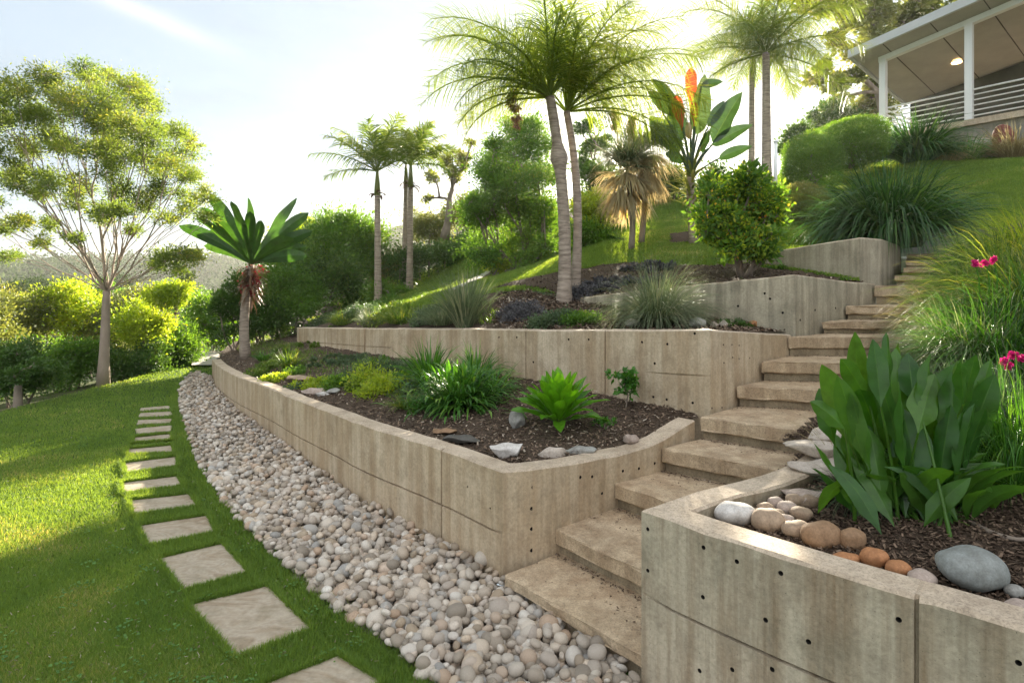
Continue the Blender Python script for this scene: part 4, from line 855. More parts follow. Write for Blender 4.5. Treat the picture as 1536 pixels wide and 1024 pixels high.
# ---- the big pair with swelling trunks
b = PY(846, 445, 7.1); b[2] = gz(b[0], b[1]); palm('queen_palm', 'tall palm with a swollen collar halfway up its ringed trunk, left of the central pair', b, PY(825, 146, 7.3), .070,
     [fan(180, 55, 1.1), fan(176, 28, 1.05), fan(205, 45), fan(165, 72), fan(95, 60), fan(-90, 55, .8), fan(-60, 75), fan(10, 78, 1.1), fan(-120, 35, .9), fan(60, 40), fan(140, 30), fan(225, 15, .9), fan(190, 8, .8), fan(30, 62), fan(-20, 45, .8), fan(185, 62, 1.1), fan(170, 42, 1.1), fan(110, 80), fan(-100, 70), fan(215, 30, .9), fan(0, 60), fan(178, 0, .8)], 1.68,
     'queen palms on the terrace', bulge=(.70, .7), arch=1.45, plume=.95, lf=.34, lw=.009, nl=110, mat='queen_green', seed=4, lean=(.14, 0, 0))
b = PY(862, 448, 7.35); b[2] = gz(b[0], b[1]); palm('queen_palm', 'slimmer bent palm with bright green crown, right of the central pair', b, PY(850, 168, 7.6), .052,
     [fan(5, 48, 1.2), fan(0, 22, 1.15), fan(-15, 62, 1.1), fan(25, 35, 1.15), fan(80, 72), fan(100, 84), fan(60, 60), fan(150, 55), fan(-80, 60, .8), fan(-40, 40, .9), fan(12, 8, 1.0), fan(190, 40, .9), fan(0, 80), fan(8, 34, 1.2), fan(-5, 50, 1.2), fan(40, 50), fan(120, 78), fan(-60, 60), fan(10, 12, 1.0), fan(30, 65, 1.1)], 1.7,
     'queen palms on the terrace', arch=1.35, plume=.95, lf=.34, lw=.009, nl=110, seed=5, lean=(.16, 0, .1), mat='queen_green')
P, Rr = px_clumps([(768, 145, 10), (772, 160, 9), (774, 175, 7), (776, 188, 5)], 7.3, .1, 2, 8)
fc = leaves(P, Rr*.9, 1100, .05, aspect=.25, droop=1.2); fc.add(*tube(smoothline([PY(823, 150, 7.3), PY(795, 128, 7.3), PY(772, 135, 7.3), PY(776, 190, 7.3)], .04), .008, 6), .2)
tag(link('fruit_cluster', fc.mesh('fruit_cluster', M['brown_leaf'])), 'drooping reddish fruit strands hanging under the crown of the central palm', 'fruit cluster')
# ---- distant tall palms
b = PY(1127, 262, 14.5); b[2] = gz(b[0], b[1]); palm('tall_palm', 'thinner of the two tall far palms, left of the thicker one', b, PY(1128, 85, 14.5), .07,
     crown_fr(16, 11, -.25, 1.3), 1.5, 'tall far palms', arch=1.3, plume=.95, lf=.36, lw=.014, nl=80, seed=7)
b = PY(1150, 292, 13.2); b[2] = gz(b[0], b[1]); palm('tall_palm', 'thicker of the two tall far palms, right one with the full crown', b, PY(1149, 80, 13.2), .092,
     crown_fr(22, 12, -.25, 1.35), 2.1, 'tall far palms', arch=1.25, plume=.95, lf=.34, lw=.014, nl=90, seed=8)
# ---- shaggy fan palm
Yf = 9.4
def fans(e, P, n, Rf, mat, name, dz, seed=0, arc=2.2):
    g = np.random.default_rng(seed)
    for i in range(n):
        az = g.uniform(0, 6.28); d = unit(np.array([math.cos(az), math.sin(az), dz+g.normal(0, .35)])); h = g.uniform(.10, .2); c = P+d*h
        side = unit(np.cross(d, [0, 0, 1.])); a = np.linspace(-arc/2, arc/2, 26)+g.normal(0, .03, 26); up_ = np.cross(side, d)
        D = d[None]*np.cos(a)[:, None]+side[None]*np.sin(a)[:, None]+g.normal(0, .05, (26, 3)); V, f, r = blades(np.repeat(c[None], 26, 0), D, Rf*g.uniform(.75, 1.05, 26), .02, g.uniform(.3, 1.6, 26), 4, 'grass', r=np.clip(g.random()+.15*g.standard_normal(26), 0, 1))
        mb = MB().add(V, f, r); mb.add(*tube(np.array([P, c]), .006, 4, False)); mb.obj(name, M[mat], e)
for nm, bx, by, tx, ty, Y, sd_ in (('shaggy tan fan palm with dead fronds, left one of the pair', 947, 400, 940, 262, 9.3, 1), ('shaggy fan palm of two, right trunk rising under greener top fans', 962, 392, 968, 235, 9.7, 2)):
    b = PY(bx, by, Y); b[2] = gz(b[0], b[1]); tp = PY(tx, ty, Y); e = empty('fan_palm', tuple(b), nm, 'palm tree', 'shaggy fan palms'); t = np.linspace(0, 1, 12)[:, None]
    V, f = tube(b*(1-t)+tp*t+np.sin(t*3.1)*np.array([[.05 if sd_ == 1 else .02, 0, 0]]), .05-.012*t[:, 0], 10, True, .03); MB().add(V, f).obj('trunk', M['bark'], e, True)
    fans(e, tp-(0, 0, .12), 13, .62, 'palm_dry', 'dead_frond', -1.5, sd_, 1.4); fans(e, tp+(0, 0, .04), 13, .60, 'palm_dry', 'dead_frond', -.4, sd_+9, 1.8); fans(e, tp+(0, 0, .1), 24, .58, 'silver_grass', 'frond', .8, sd_+20)
for (px, py, Y, lab) in ((924, 180, 9.3, 'upright tan flower plume above the left shaggy fan palm'), (948, 190, 9.5, 'upright tan flower plume standing nearer the sun, above the shaggy fan palm')):
    c = PY(px, py, Y); mb = MB().add(*tube(np.array([PY(px+8, 262, Y), c]), .008, 5, False)); P = c+np.stack([np.zeros(8), np.zeros(8), np.linspace(-.14, .14, 8)], 1); leaves(P, np.full(8, .06), 1500, .045, mb, aspect=.25); tag(link('flower_plume', mb.mesh('flower_plume', M['palm_dry'])), lab, 'flower plume', 'plumes over the fan palms')
# ---- plant with orange bracts and paddle leaves
Yo = 9.2; b = PY(1040, 372, Yo); b[2] = gz(b[0], b[1]); tp = PY(1036, 262, Yo)
e = empty('giant_strelitzia', tuple(b), 'tall plant with upright orange red bracts among dark paddle leaves on the hill lawn', 'plant')
t = np.linspace(0, 1, 10)[:, None]; V, f = tube(b*(1-t)+tp*t, .065-.0*t[:, 0], 10, True, .08); MB().add(V, f).obj('trunk', M['palm_trunk'], e, True)
n = 90; a = rng.uniform(0, 6.28, n); O = b*.35+tp*.65+np.stack([0*a, 0*a, rng.uniform(-.15, .55, n)], 1); D = np.stack([np.cos(a)*.7, np.sin(a)*.7, rng.uniform(.1, 1.2, n)], 1)
V, f, r = blades(O, D, rng.uniform(.2, .55, n), .04, rng.uniform(.2, 1.4, n), 4, 'leaf', .2); MB().add(V, f, r).obj('sheaths', M['leaf_olive'], e, True)
pe = MB()
for (x0, y0, x1, y1, w, dd, mt) in ((1069, 214, 1109, 143, .27, 0, 'paddle'), (1068, 218, 1124, 187, .16, .2, 'paddle'), (1078, 238, 1124, 219, .13, -.1, 'paddle'), (1062, 190, 1085, 152, .12, .3, 'paddle'), (1020, 172, 976, 138, .2, .2, 'paddle'), (1014, 152, 980, 120, .13, -.2, 'paddle'),
      (1020, 212, 1012, 150, .24, .2, 'paddle'), (1046, 202, 1056, 118, .24, 0, 'paddle'), (1052, 128, 1082, 122, .10, 0, 'paddle'), (1024, 196, 1015, 147, .17, -.15, 'orange'), (1036, 165, 1036, 106, .17, -.05, 'orange'), (1041, 190, 1042, 155, .10, -.15, 'orange'), (1024, 225, 990, 200, .2, 0, 'paddle'), (1010, 218, 978, 176, .26, .3, 'paddle'), (1028, 240, 1000, 230, .15, -.3, 'paddle'), (993, 168, 991, 150, .09, -.25, 'orange'), (1054, 230, 1064, 196, .12, -.2, 'paddle')):
    p0, p1 = PY(x0, y0, Yo), PY(x1, y1, Yo+dd); D = p1-p0; L = np.linalg.norm(D); wv = np.cross(D, [rng.normal(0, .3), 1, rng.normal(0, .2)])[None]; ff = tp+[0, 0, -.1]
    V, f, r = blades(p0[None], D[None]+[[0, 0, .05*L]], L*1.08, w*(1.05 if mt == 'orange' else 1.3), .18, 12, 'paddle' if mt == 'orange' else 'leaf', .3, wv=wv, rib=.3); mb = MB().add(V, f, r); t = np.linspace(0, 1, 6)[:, None]; q = (ff+p0)/2+[(ff-p0)[0]*.3, 0, 0]; pe.add(*tube((1-t)**2*ff+2*t*(1-t)*q+t*t*p0, np.linspace(.022, .012, 6), 6, False), .4)
    mb.obj('bract' if mt == 'orange' else 'leaf', M[mt], e, True)
pe.obj('leaf_stalks', M['paddle'], e, True)
P = PY(1033, 196, Yo-.2)[None]+np.array([[0, 0, 0]]); V, f = ICO2; MB().add(V*np.array([.055, .05, .13])+P, f, .9).obj('seed_pod', M['tan_grass'], e, True)
# ---- slope shrubs
G = 'shrubs on the upper slope'
cl = [(770, 200, 22), (740, 240, 26), (790, 230, 28), (730, 285, 26), (775, 280, 36), (810, 270, 24), (735, 330, 30), (780, 330, 42), (815, 320, 26), (740, 370, 24), (785, 372, 30), (815, 360, 18), (755, 215, 18), (800, 195, 18), (715, 310, 18)]
P, Rr = px_clumps(cl, 12.5, .9, 3, 9); b = PY(780, 408, 12.5); b[2] = gz(b[0], b[1])
tree('multi_stem_shrub', 'tall airy green shrub with many thin stems behind the central palms', 'shrub', b, b, P, Rr*1.15, 68000, .058, 'leaf_mid', r0=.03, stems=9, group=G, spread=1.6)
P, Rr = px_clumps([(900, 215, 20), (885, 250, 22), (905, 270, 26), (890, 300, 26), (880, 190, 14)], 14, .6, 3, 10)
tree('bush', 'dark upright bush right behind the central palm trunks', 'bush', PY(890, 390, 14), PY(890, 390, 14), P, Rr, 9000, .085, 'leaf_dark', r0=.03, stems=4, group=G)
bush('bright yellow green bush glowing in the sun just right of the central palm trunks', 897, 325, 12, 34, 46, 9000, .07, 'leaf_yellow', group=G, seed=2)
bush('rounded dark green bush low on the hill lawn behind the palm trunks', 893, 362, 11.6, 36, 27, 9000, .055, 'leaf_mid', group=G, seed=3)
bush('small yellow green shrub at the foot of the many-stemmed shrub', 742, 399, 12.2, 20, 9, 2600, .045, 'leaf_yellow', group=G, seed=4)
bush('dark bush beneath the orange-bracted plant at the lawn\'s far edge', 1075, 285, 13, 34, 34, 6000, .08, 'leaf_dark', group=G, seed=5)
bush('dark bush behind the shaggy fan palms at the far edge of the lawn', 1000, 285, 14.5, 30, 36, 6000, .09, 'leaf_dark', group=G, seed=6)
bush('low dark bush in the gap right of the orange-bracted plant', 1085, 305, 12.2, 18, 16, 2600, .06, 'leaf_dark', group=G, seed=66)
bush('grey green bush at the back of the lawn left of the fan palms', 935, 320, 15, 26, 26, 4500, .08, 'leaf_olive', group=G, seed=67)
# flowering rounded shrub on the upper terrace
cl = [(1110, 265, 22), (1080, 290, 22), (1125, 285, 26), (1070, 320, 24), (1105, 320, 34), (1145, 310, 26), (1085, 355, 28), (1120, 355, 32), (1155, 345, 20), (1105, 385, 24), (1140, 375, 18), (1155, 320, 16), (1072, 345, 16)]
P, Rr = px_clumps(cl, 6.7, .4, 3, 12); b = PY(1106, 405, 6.7); b[2] = gz(b[0], b[1])
e = tree('flowering_shrub', 'rounded glossy shrub with yellow green tips and small yellow blooms on the upper terrace', 'shrub', b, b, P, Rr, 9500, .075, 'leaf_mid', r0=.02, stems=6, aspect=.45, spread=1.4)
k = P[:, 2] > np.median(P[:, 2])-.45; leaves(P[k], Rr[k]*1.15, 5200, .05, shell=6, aspect=.6).obj('bright_tips', M['leaf_yellow'], e); leaves(P[k], Rr[k]*1.15, 420, .032, shell=9, aspect=.8).obj('blooms', M['flower_yellow'], e)['kind'] = 'stuff'
# thin bare tree
P, Rr = px_clumps([(660, 245, 14), (690, 232, 14), (705, 218, 8), (680, 262, 12), (650, 265, 10), (640, 300, 8), (700, 250, 8), (655, 228, 8)], 17, .5, 3, 13)
b = PY(667, 352, 17); tree('sparse_tree', 'thin young tree with sparse leaves against the sky above the clipped hedge', 'tree', b, PY(674, 300, 17), P, Rr, 2600, .10, 'leaf_olive', 'bark', .09, rmin=.012, trunk_mid=(.08, 0, 0))
# hedge on the slope
def hedge(label, pts, rr_, n, size, leaf, seed=0, step=.3, zs=.75):
    g = np.random.default_rng(seed); Q = resample(np.array(pts, float), step); m = len(Q); Rr = np.full(m, rr_)*g.uniform(.9, 1.1, m)
    e = empty('hedge', tuple(Q[0]-(0, 0, rr_)), label, 'hedge'); leaves(Q, Rr, n, size, flat=zs, shell=5).obj('foliage', M[leaf], e)
    b = MB(); A = Q-(0, 0, rr_*1.1); b.add(*tubes(A, Q, np.full(m, .03), np.full(m, .015), 5)); b.obj('stems', M['bark'], e); return e
hedge('long dark clipped hedge running down the slope behind the slim palms', [PY(600, 402, 14.2), PY(650, 385, 15), PY(690, 372, 16), PY(722, 362, 17)], .42, 16000, .07, 'leaf_dark', 1, zs=.95)
# dense evergreen mass left of the single palm, one bush each
G2 = 'dense bushes below the slope'
for i, (lab, px, py, Y, rx, ry, lf_, sz, nn) in enumerate([
    ('tall dark green bush behind the slim palm\'s left side', 530, 370, 15, 42, 52, 'leaf_mid', .09, 12000), ('wide dark bush at the foot of the single slim palm', 490, 420, 13.6, 48, 44, 'leaf_dark', .08, 13000),
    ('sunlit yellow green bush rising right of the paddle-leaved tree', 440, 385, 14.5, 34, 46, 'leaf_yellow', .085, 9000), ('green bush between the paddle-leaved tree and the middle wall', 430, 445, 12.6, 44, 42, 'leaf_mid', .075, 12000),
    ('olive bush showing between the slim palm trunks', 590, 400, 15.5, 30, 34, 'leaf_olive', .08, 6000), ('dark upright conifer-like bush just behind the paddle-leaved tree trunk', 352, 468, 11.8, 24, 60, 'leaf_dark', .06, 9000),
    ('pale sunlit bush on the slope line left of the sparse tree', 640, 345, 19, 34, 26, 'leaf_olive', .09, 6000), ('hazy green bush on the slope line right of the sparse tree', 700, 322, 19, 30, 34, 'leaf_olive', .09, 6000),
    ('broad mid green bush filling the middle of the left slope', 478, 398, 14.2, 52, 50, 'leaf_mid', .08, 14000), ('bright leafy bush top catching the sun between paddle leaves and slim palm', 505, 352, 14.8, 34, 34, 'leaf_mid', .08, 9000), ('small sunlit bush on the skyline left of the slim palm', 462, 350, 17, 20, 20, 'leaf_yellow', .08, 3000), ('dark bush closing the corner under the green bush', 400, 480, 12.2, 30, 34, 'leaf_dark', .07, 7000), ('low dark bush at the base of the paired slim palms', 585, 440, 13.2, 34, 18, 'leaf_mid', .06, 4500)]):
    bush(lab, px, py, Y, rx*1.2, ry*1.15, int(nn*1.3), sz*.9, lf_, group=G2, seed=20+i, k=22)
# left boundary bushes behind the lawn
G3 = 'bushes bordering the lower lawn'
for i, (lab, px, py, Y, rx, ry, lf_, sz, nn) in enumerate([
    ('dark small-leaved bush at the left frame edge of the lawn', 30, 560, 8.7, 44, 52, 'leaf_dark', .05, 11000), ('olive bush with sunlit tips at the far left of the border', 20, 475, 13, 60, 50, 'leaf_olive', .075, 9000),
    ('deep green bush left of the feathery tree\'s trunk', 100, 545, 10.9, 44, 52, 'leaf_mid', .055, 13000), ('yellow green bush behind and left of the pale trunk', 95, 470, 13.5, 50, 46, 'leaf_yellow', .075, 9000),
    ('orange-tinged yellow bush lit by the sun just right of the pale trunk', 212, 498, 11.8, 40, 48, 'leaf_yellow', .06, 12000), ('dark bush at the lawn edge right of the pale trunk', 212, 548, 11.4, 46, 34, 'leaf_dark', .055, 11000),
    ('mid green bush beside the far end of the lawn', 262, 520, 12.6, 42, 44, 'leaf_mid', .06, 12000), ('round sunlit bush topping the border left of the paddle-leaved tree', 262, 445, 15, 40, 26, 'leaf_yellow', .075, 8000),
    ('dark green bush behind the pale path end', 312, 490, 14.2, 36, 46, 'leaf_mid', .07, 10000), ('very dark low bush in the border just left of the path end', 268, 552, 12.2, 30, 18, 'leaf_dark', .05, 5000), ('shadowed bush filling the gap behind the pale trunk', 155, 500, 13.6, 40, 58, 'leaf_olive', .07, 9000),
    ('thin yellowish shrub at the far left under the forest', -30, 500, 10.5, 50, 60, 'leaf_olive', .065, 7000)]):
    bush(lab, px, py, Y, rx, ry, nn, sz, lf_, group=G3, seed=40+i, k=18)
# small lollipop tree at left
P, Rr = px_clumps([(10, 545, 20), (35, 540, 22), (50, 550, 16), (20, 560, 18)], 8.2, .3, 3, 14)
tree('clipped_tree', 'small flat-topped dark tree with a bare stem at the left edge of the lawn', 'tree', PY(27, 624, 8.2), PY(27, 575, 8.2), P, Rr, 7000, .045, 'leaf_dark', 'bark', .05)
# valley trees, one each
G4 = 'trees in the valley beyond the lawn'
vt = [(20, 470, 26, 'leaf_yellow'), (60, 455, 30, 'leaf_olive'), (110, 450, 32, 'leaf_yellow'), (-40, 455, 28, 'leaf_mid'), (150, 440, 38, 'leaf_mid'), (200, 450, 34, 'leaf_olive'), (240, 445, 40, 'leaf_mid'), (20, 440, 50, 'leaf_far'), (90, 435, 55, 'leaf_far'), (-50, 436, 50, 'leaf_far'), (300, 455, 36, 'leaf_mid'), (170, 430, 60, 'leaf_far'), (60, 428, 75, 'leaf_far'), (330, 450, 60, 'leaf_far')]
vn = ['round yellow green tree low in the valley at the left edge', 'olive tree in the valley behind the yellow green one', 'yellow green valley tree below the hazy hill, left of the pale trunk', 'green valley tree at the frame\'s left edge', 'green valley tree right behind the trunk fork', 'olive valley tree right of the pale trunk fork', 'green valley tree above the orange-tinged bush', 'hazy tree far down the valley at left', 'hazy tree mid valley below the hill', 'hazy tree at the far left of the valley', 'green valley tree below the grey hill gap', 'pale distant tree at the hill foot', 'faint tree highest on the hill foot at left', 'faint distant tree below the grey knoll']
for i, ((px, py, Y, lf_), lab) in enumerate(zip(vt, vn)):
    r = 38*Y**.5/5.5; bush(lab, px, py+8, Y, min(r*26/Y*1.2, 44), min(r*24/Y, 34), 4200, .0052*Y**.92+.02, lf_, name='valley_tree', cat='tree', group=G4, seed=70+i, k=14, stems=3)
# far forest on the hills: reads as one mass
mb = MB(); n = 5200; a = rng.uniform(-1.1, -.40, n); d = 60+rng.random(n)**.75*380; x = np.sin(a)*d; y = np.cos(a)*d; z = FARZ(x, y); cr = rng.uniform(1.8, 4.2, n)*(1+d/500); cs = np.stack([x, y, z+cr*.7], 1)
for d0, d1, m_ in ((0, 130, 70000), (130, 240, 80000), (240, 900, 70000)):
    k = (d >= d0) & (d < d1); leaves(cs[k], cr[k], m_, .3+.0042*(d0+60), mb, flat=1.0, aspect=.75, shell=3)
tag(mb.obj('forest', M['leaf_far']), 'hazy forest covering the far hills', 'forest', kind='stuff')
# ---- right: hedge balls, house trees
G5 = 'trees and hedges by the house'
def ball(label, px, py, Y, rx, ry, n, leaf, seed, ryd=None, sz=.035):
    c = PY(px, py, Y); r = np.array([rx/F*Y, ryd or rx/F*Y, ry/F*Y]); d = sph(n); u = np.where(rng.random(n) < .6, .84+.18*rng.random(n)**2, .25+.65*rng.random(n)); u *= 1+.07*np.sin(d[:, 0]*5+seed)+.06*np.sin(d[:, 2]*7+d[:, 1]*4+seed)
    q = np.sign(d)*np.abs(d)**.8; q = q/np.max(np.abs(q)**1, axis=1, keepdims=True)*.0+d*(1/np.maximum(np.abs(d)**3.2@np.ones(3), .3)**(1/3.2))[:, None]
    O = c+q*u[:, None]*r; V, f = place(LT, LF, O, unit(d+sph(n)*.8+[0, 0, .4]), unit(d+.8*sph(n)), sz*rng.uniform(.6, 1.4, n), sz*.5)
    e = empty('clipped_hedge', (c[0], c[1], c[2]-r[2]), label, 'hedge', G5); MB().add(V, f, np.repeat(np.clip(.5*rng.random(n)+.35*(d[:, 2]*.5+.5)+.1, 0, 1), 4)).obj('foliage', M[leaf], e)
    P, Rr = ell(c, r*.8, 14, .1, seed); b = MB(); b.add(*tubes(*skeleton(c-[0, 0, r[2]*1.1], P, .05, .008, seed=seed), 5)); b.obj('stems', M['bark'], e)
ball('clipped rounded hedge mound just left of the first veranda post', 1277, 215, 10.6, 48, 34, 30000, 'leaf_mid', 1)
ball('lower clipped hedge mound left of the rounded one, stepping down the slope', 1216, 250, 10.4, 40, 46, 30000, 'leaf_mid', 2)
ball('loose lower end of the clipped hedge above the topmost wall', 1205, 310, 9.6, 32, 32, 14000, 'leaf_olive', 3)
for lab, px, py, Y, rx, ry, lf_, nn, sd_ in (('dark green tree crown on the skyline behind the clipped hedges', 1250, 185, 17, 50, 26, 'leaf_dark', 9000, 90), ('grey green tree crown behind the hedge next to the white post', 1192, 215, 16, 26, 26, 'leaf_dark', 5000, 91), ('bushy tree behind the left corner of the veranda', 1312, 172, 20, 42, 28, 'leaf_olive', 6000, 92)):
    bush(lab, px, py, Y, rx, ry, nn, .1, lf_, group=G5, seed=sd_, name='tree', cat='tree', k=16)
cl = [(1285, 35, 30), (1330, 20, 30), (1375, 15, 26), (1400, 30, 18), (1290, 70, 30), (1320, 55, 24), (1262, 60, 20), (1225, 110, 18), (1250, 115, 22), (1280, 105, 20), (1225, 125, 14), (1300, 130, 20), (1265, 140, 18), (1315, 150, 18), (1345, 40, 20), (1290, 10, 20), (1230, 10, 26), (1200, 5, 20), (1262, 5, 20), (1205, -20, 30), (1330, 120, 16), (1390, 5, 16), (1250, 160, 14)]
P, Rr = px_clumps(cl, 19, .9, 2, 15); b = PY(1330, 215, 19); b[2] = gz(b[0], b[1])
tree('broadleaf_tree', 'loose leafy tree with olive foliage behind the veranda roof', 'tree', b, PY(1318, 140, 19), P, Rr*.95, 15000, .16, 'leaf_olive', 'bark', .14, aspect=.6, rmin=.014, trunk_mid=(.2, 0, 0))
P, Rr = px_clumps([(1430, 8, 10), (1440, 0, 8), (1425, 18, 5)], 18, .2, 2, 16)
tag(link('leafy_sprig', leaves(P, Rr, 260, .12, aspect=.6).mesh('leafy_sprig', M['leaf_olive'])), 'small leafy sprig showing above the veranda roof', 'branch')
# white post beside the hedge
pst = empty('white_post', tuple(PY(1163, 292, 9.8)), 'thin white post standing left of the clipped hedge', 'post'); p0, p1 = PY(1163, 300, 9.8), PY(1163, 214, 9.8)
MB().add(*tube(np.array([p0, p1]), .030, 12)).obj('shaft', M['white'], pst, True); MB().add(*tube(np.array([p1, p1+(0, 0, .03)]), .042, 12)).obj('cap', M['white'], pst, True)
# ------------------------------------------------------------------ the veranda
o0 = np.array([9.84, 15.9, 0]); ux = np.array([.6, -.8, 0]); uy = np.array([.8, .6, 0])
hs_ = empty('veranda_house', (9.84, 15.9, gz(9.84, 15.9)), 'white open veranda of a house with a sloping grey roof at the top right', 'house')
M['roof'] = plainmat('grey_roof_metal', (.36, .37, .38), .5, .06, 3, 0); M['soffit'] = plainmat('grey_soffit_panel', (.42, .395, .35), .8, .08, 2, .002)
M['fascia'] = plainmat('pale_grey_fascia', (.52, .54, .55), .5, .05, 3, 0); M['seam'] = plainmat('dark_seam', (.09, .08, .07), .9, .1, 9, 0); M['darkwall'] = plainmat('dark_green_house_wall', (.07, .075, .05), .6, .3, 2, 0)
M['glow'] = new_mat('lamp_glow')[0]; _t = M['glow'].node_tree; _em = nd(_t, 'ShaderNodeEmission', i_Strength=5.0); _em.inputs[0].default_value = (1, .62, .25, 1); _t.links.new(_em.outputs[0], [n for n in _t.nodes if n.type == 'OUTPUT_MATERIAL'][0].inputs[0])
M['stone'] = concrete('rough_rendered_stone', (.26, .24, .21), (.36, .33, .29), (.13, .11, .09), .4, green=.5)
def hp(u_, v_, z): return o0+ux*u_+uy*v_+np.array([0, 0, z])
def hbox(u0, u1, v0, v1, z0, z1, dz=0, dv=0):      # z raised by dz per metre of u and dv per metre of v
    V = []
    for z in (z0, z1):
        for (a_, b_) in ((u0, v0), (u1, v0), (u1, v1), (u0, v1)): V.append(hp(a_, b_, z+dz*a_+dv*b_))
    return np.array(V), box((0, 0, 0), (1, 1, 1))[1]
RS, RB = .165, -.17                                  # roof rises along the front, falls to the back
zr = 7.62
MB().add(*hbox(-.55, 9, -.62, 3.1, zr+.07, zr+.19, RS, RB)).obj('roof', M['roof'], hs_)
MB().add(*hbox(-.60, 9, -.68, -.621, zr+.0, zr+.21, RS, RB)).add(*hbox(-.61, -.552, -.62, 3.1, zr+.02, zr+.2, RS, RB)).obj('fascia', M['fascia'], hs_)
so_ = MB().add(*hbox(-.5, 9, -.6, 3.0, zr+.04, zr+.068, RS, RB)).obj('soffit', M['soffit'], hs_)
sm = MB()
for u_ in np.arange(.2, 9, 1.05): sm.add(*hbox(u_, u_+.018, -.55, 3.0, zr+.030, zr+.0395, RS, RB))
sm.obj('soffit_seams', M['seam'], so_)
zp = 5.55
def post(u_, v_, z0, z1, w=.075): MB().add(*hbox(u_-w, u_+w, v_-w, v_+w, z0, z1)).obj('post', M['white'], hs_)
post(0, 0, gz(9.84, 15.9)-.2, zr-.02); post(1.88, 0, zp, zr+.27); post(4.4, 0, zp, zr+.70)
MB().add(*hbox(-.1, 9, -.06, .06, zr-.10, zr+.035, RS, RB)).obj('beam', M['white'], hs_)
RLS = .0
for k_ in range(6):
    mb = MB(); z = zp+.1+.125*k_
    mb.add(*tube(np.array([hp(0, 0, z), hp(9, 0, z)]), .016 if k_ < 5 else .022, 6)).add(*tube(np.array([hp(0, 0, z), hp(0, 3.0, z)]), .016, 6)); mb.obj('rail', M['white'], hs_, True)
MB().add(*hbox(-.15, 9, -.14, 3.2, zp-.14, zp)).obj('deck', M['cap'], hs_)
MB().add(*hbox(-.1, 9, -.02, 3.1, zp-3.2, zp-.141)).obj('base_wall', M['stone'], hs_)
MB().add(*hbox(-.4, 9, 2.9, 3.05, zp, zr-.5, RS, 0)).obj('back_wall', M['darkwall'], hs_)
lp = PY(1435, 93, 14.9); zz = zr+.036+RS*((lp-o0)@ux)+RB*((lp-o0)@uy)
for it in range(20):
    Yl = lp[1]; uu, vv = (lp-o0)@ux, (lp-o0)@uy; zz = zr+.032+RS*uu+RB*vv; Yl = (zz-ZC)*F/(HZ-93); lp = PY(1435, 93, Yl)
lamp = MB().add(*tube(np.array([lp-(0, 0, .03), lp-(0, 0, .0)]), .11, 16)).obj('lamp', M['glow'], hs_); MB().add(*tube(np.array([lp-(0, 0, .022), lp+(0, 0, .01)]), .125, 16, False)).obj('lamp_ring', M['white'], lamp)
# rocks and ferns at the house foot
def rock(name, label, px, py, Y, size, el, mat, seed, cat='rock', group=None, ang=0, z=None, sub=ICO3, amp=.22, sink=.25, cut=False):
    V, f = pebble_shape(sub, (1, 1, 1) if cut else el, seed, amp)
    if cut:
        g_ = np.random.default_rng(seed)
        for _ in range(11):
            d_ = unit(g_.standard_normal(3)); e_ = V@d_-g_.uniform(.5, .8); V = V-np.maximum(e_, 0)[:, None]*d_*.93
        V = V*np.array(el)*1.15
    V = V+.035*np.sin(V[:, [1, 2, 0]]*6+seed); c = PY(px, py, Y); ca, sa = math.cos(ang), math.sin(ang); V = V@np.array([[ca, sa, 0], [-sa, ca, 0], [0, 0, 1]])
    V = V*size; c[2] = (gz(c[0], c[1]) if z is None else z)-V[:, 2].min()-sink*size*el[2]
    o = link(name, mesh(name, V, f, mat if not isinstance(mat, str) else M[mat], True, np.zeros(len(V))), None, tuple(c)); return tag(o, label, cat, group)
def rmat(nm, c, k=1.0): M[nm] = stonemat(nm, [tuple(x*.9 for x in c), c, tuple(x*1.06 for x in c)], .75, 5, k)
rmat('r_white', (.62, .60, .57)); rmat('r_grey', (.30, .30, .28)); rmat('r_bluegrey', (.24, .26, .25)); rmat('r_tan', (.36, .27, .19)); rmat('r_brown', (.30, .19, .11)); rmat('r_orange', (.42, .20, .09)); rmat('r_pale', (.50, .44, .38)); rmat('r_dark', (.10, .095, .085)); rmat('r_red', (.20, .07, .05)); rmat('r_pink', (.44, .36, .31))
rock('boulder', 'grey boulder at the foot of the veranda wall', 1482, 235, 11.6, .30, (1, .8, .9), 'r_grey', 3); rock('boulder', 'dark red upright boulder at the foot of the veranda wall', 1505, 232, 11.4, .26, (.7, .7, 1.2), 'r_red', 4)
for lab, px, py, Y, n, L, w, mt in (('large dark strappy clump below the first veranda post', 1375, 232, 10.8, 900, 1.05, .028, 'strap_dark'), ('green fern-like clump against the veranda wall', 1450, 236, 11.5, 260, .6, .02, 'strap_mid'), ('dry brushy clump under the right end of the veranda', 1522, 235, 11.0, 500, .8, .012, 'tan_grass'), ('dry brown clump beside the boulders', 1418, 250, 10.9, 300, .45, .012, 'tan_grass'), ('dry twiggy grass at the base of the veranda wall behind the fern', 1440, 235, 11.8, 420, .6, .01, 'tan_grass')):
    c = PY(px, py, Y); c[2] = gz(c[0], c[1]); tuft('strappy_clump', lab, 'plant', c, n, L, w, mt, (.2, 1.5), (.6, 2.2), 6, .22, 'clumps below the veranda')
c = PY(1335, 352, 7.75); c[2] = gz(c[0], c[1])-.03
o = tuft('strappy_clump', 'huge arching dark green strappy clump at the head of the stairs', 'plant', c, 2200, 1.18, .026, 'strap_dark', (.02, 1.0), (.9, 3.2), 9, .34, None, .3)
c = c+np.array([.1, -.1, 0]); 
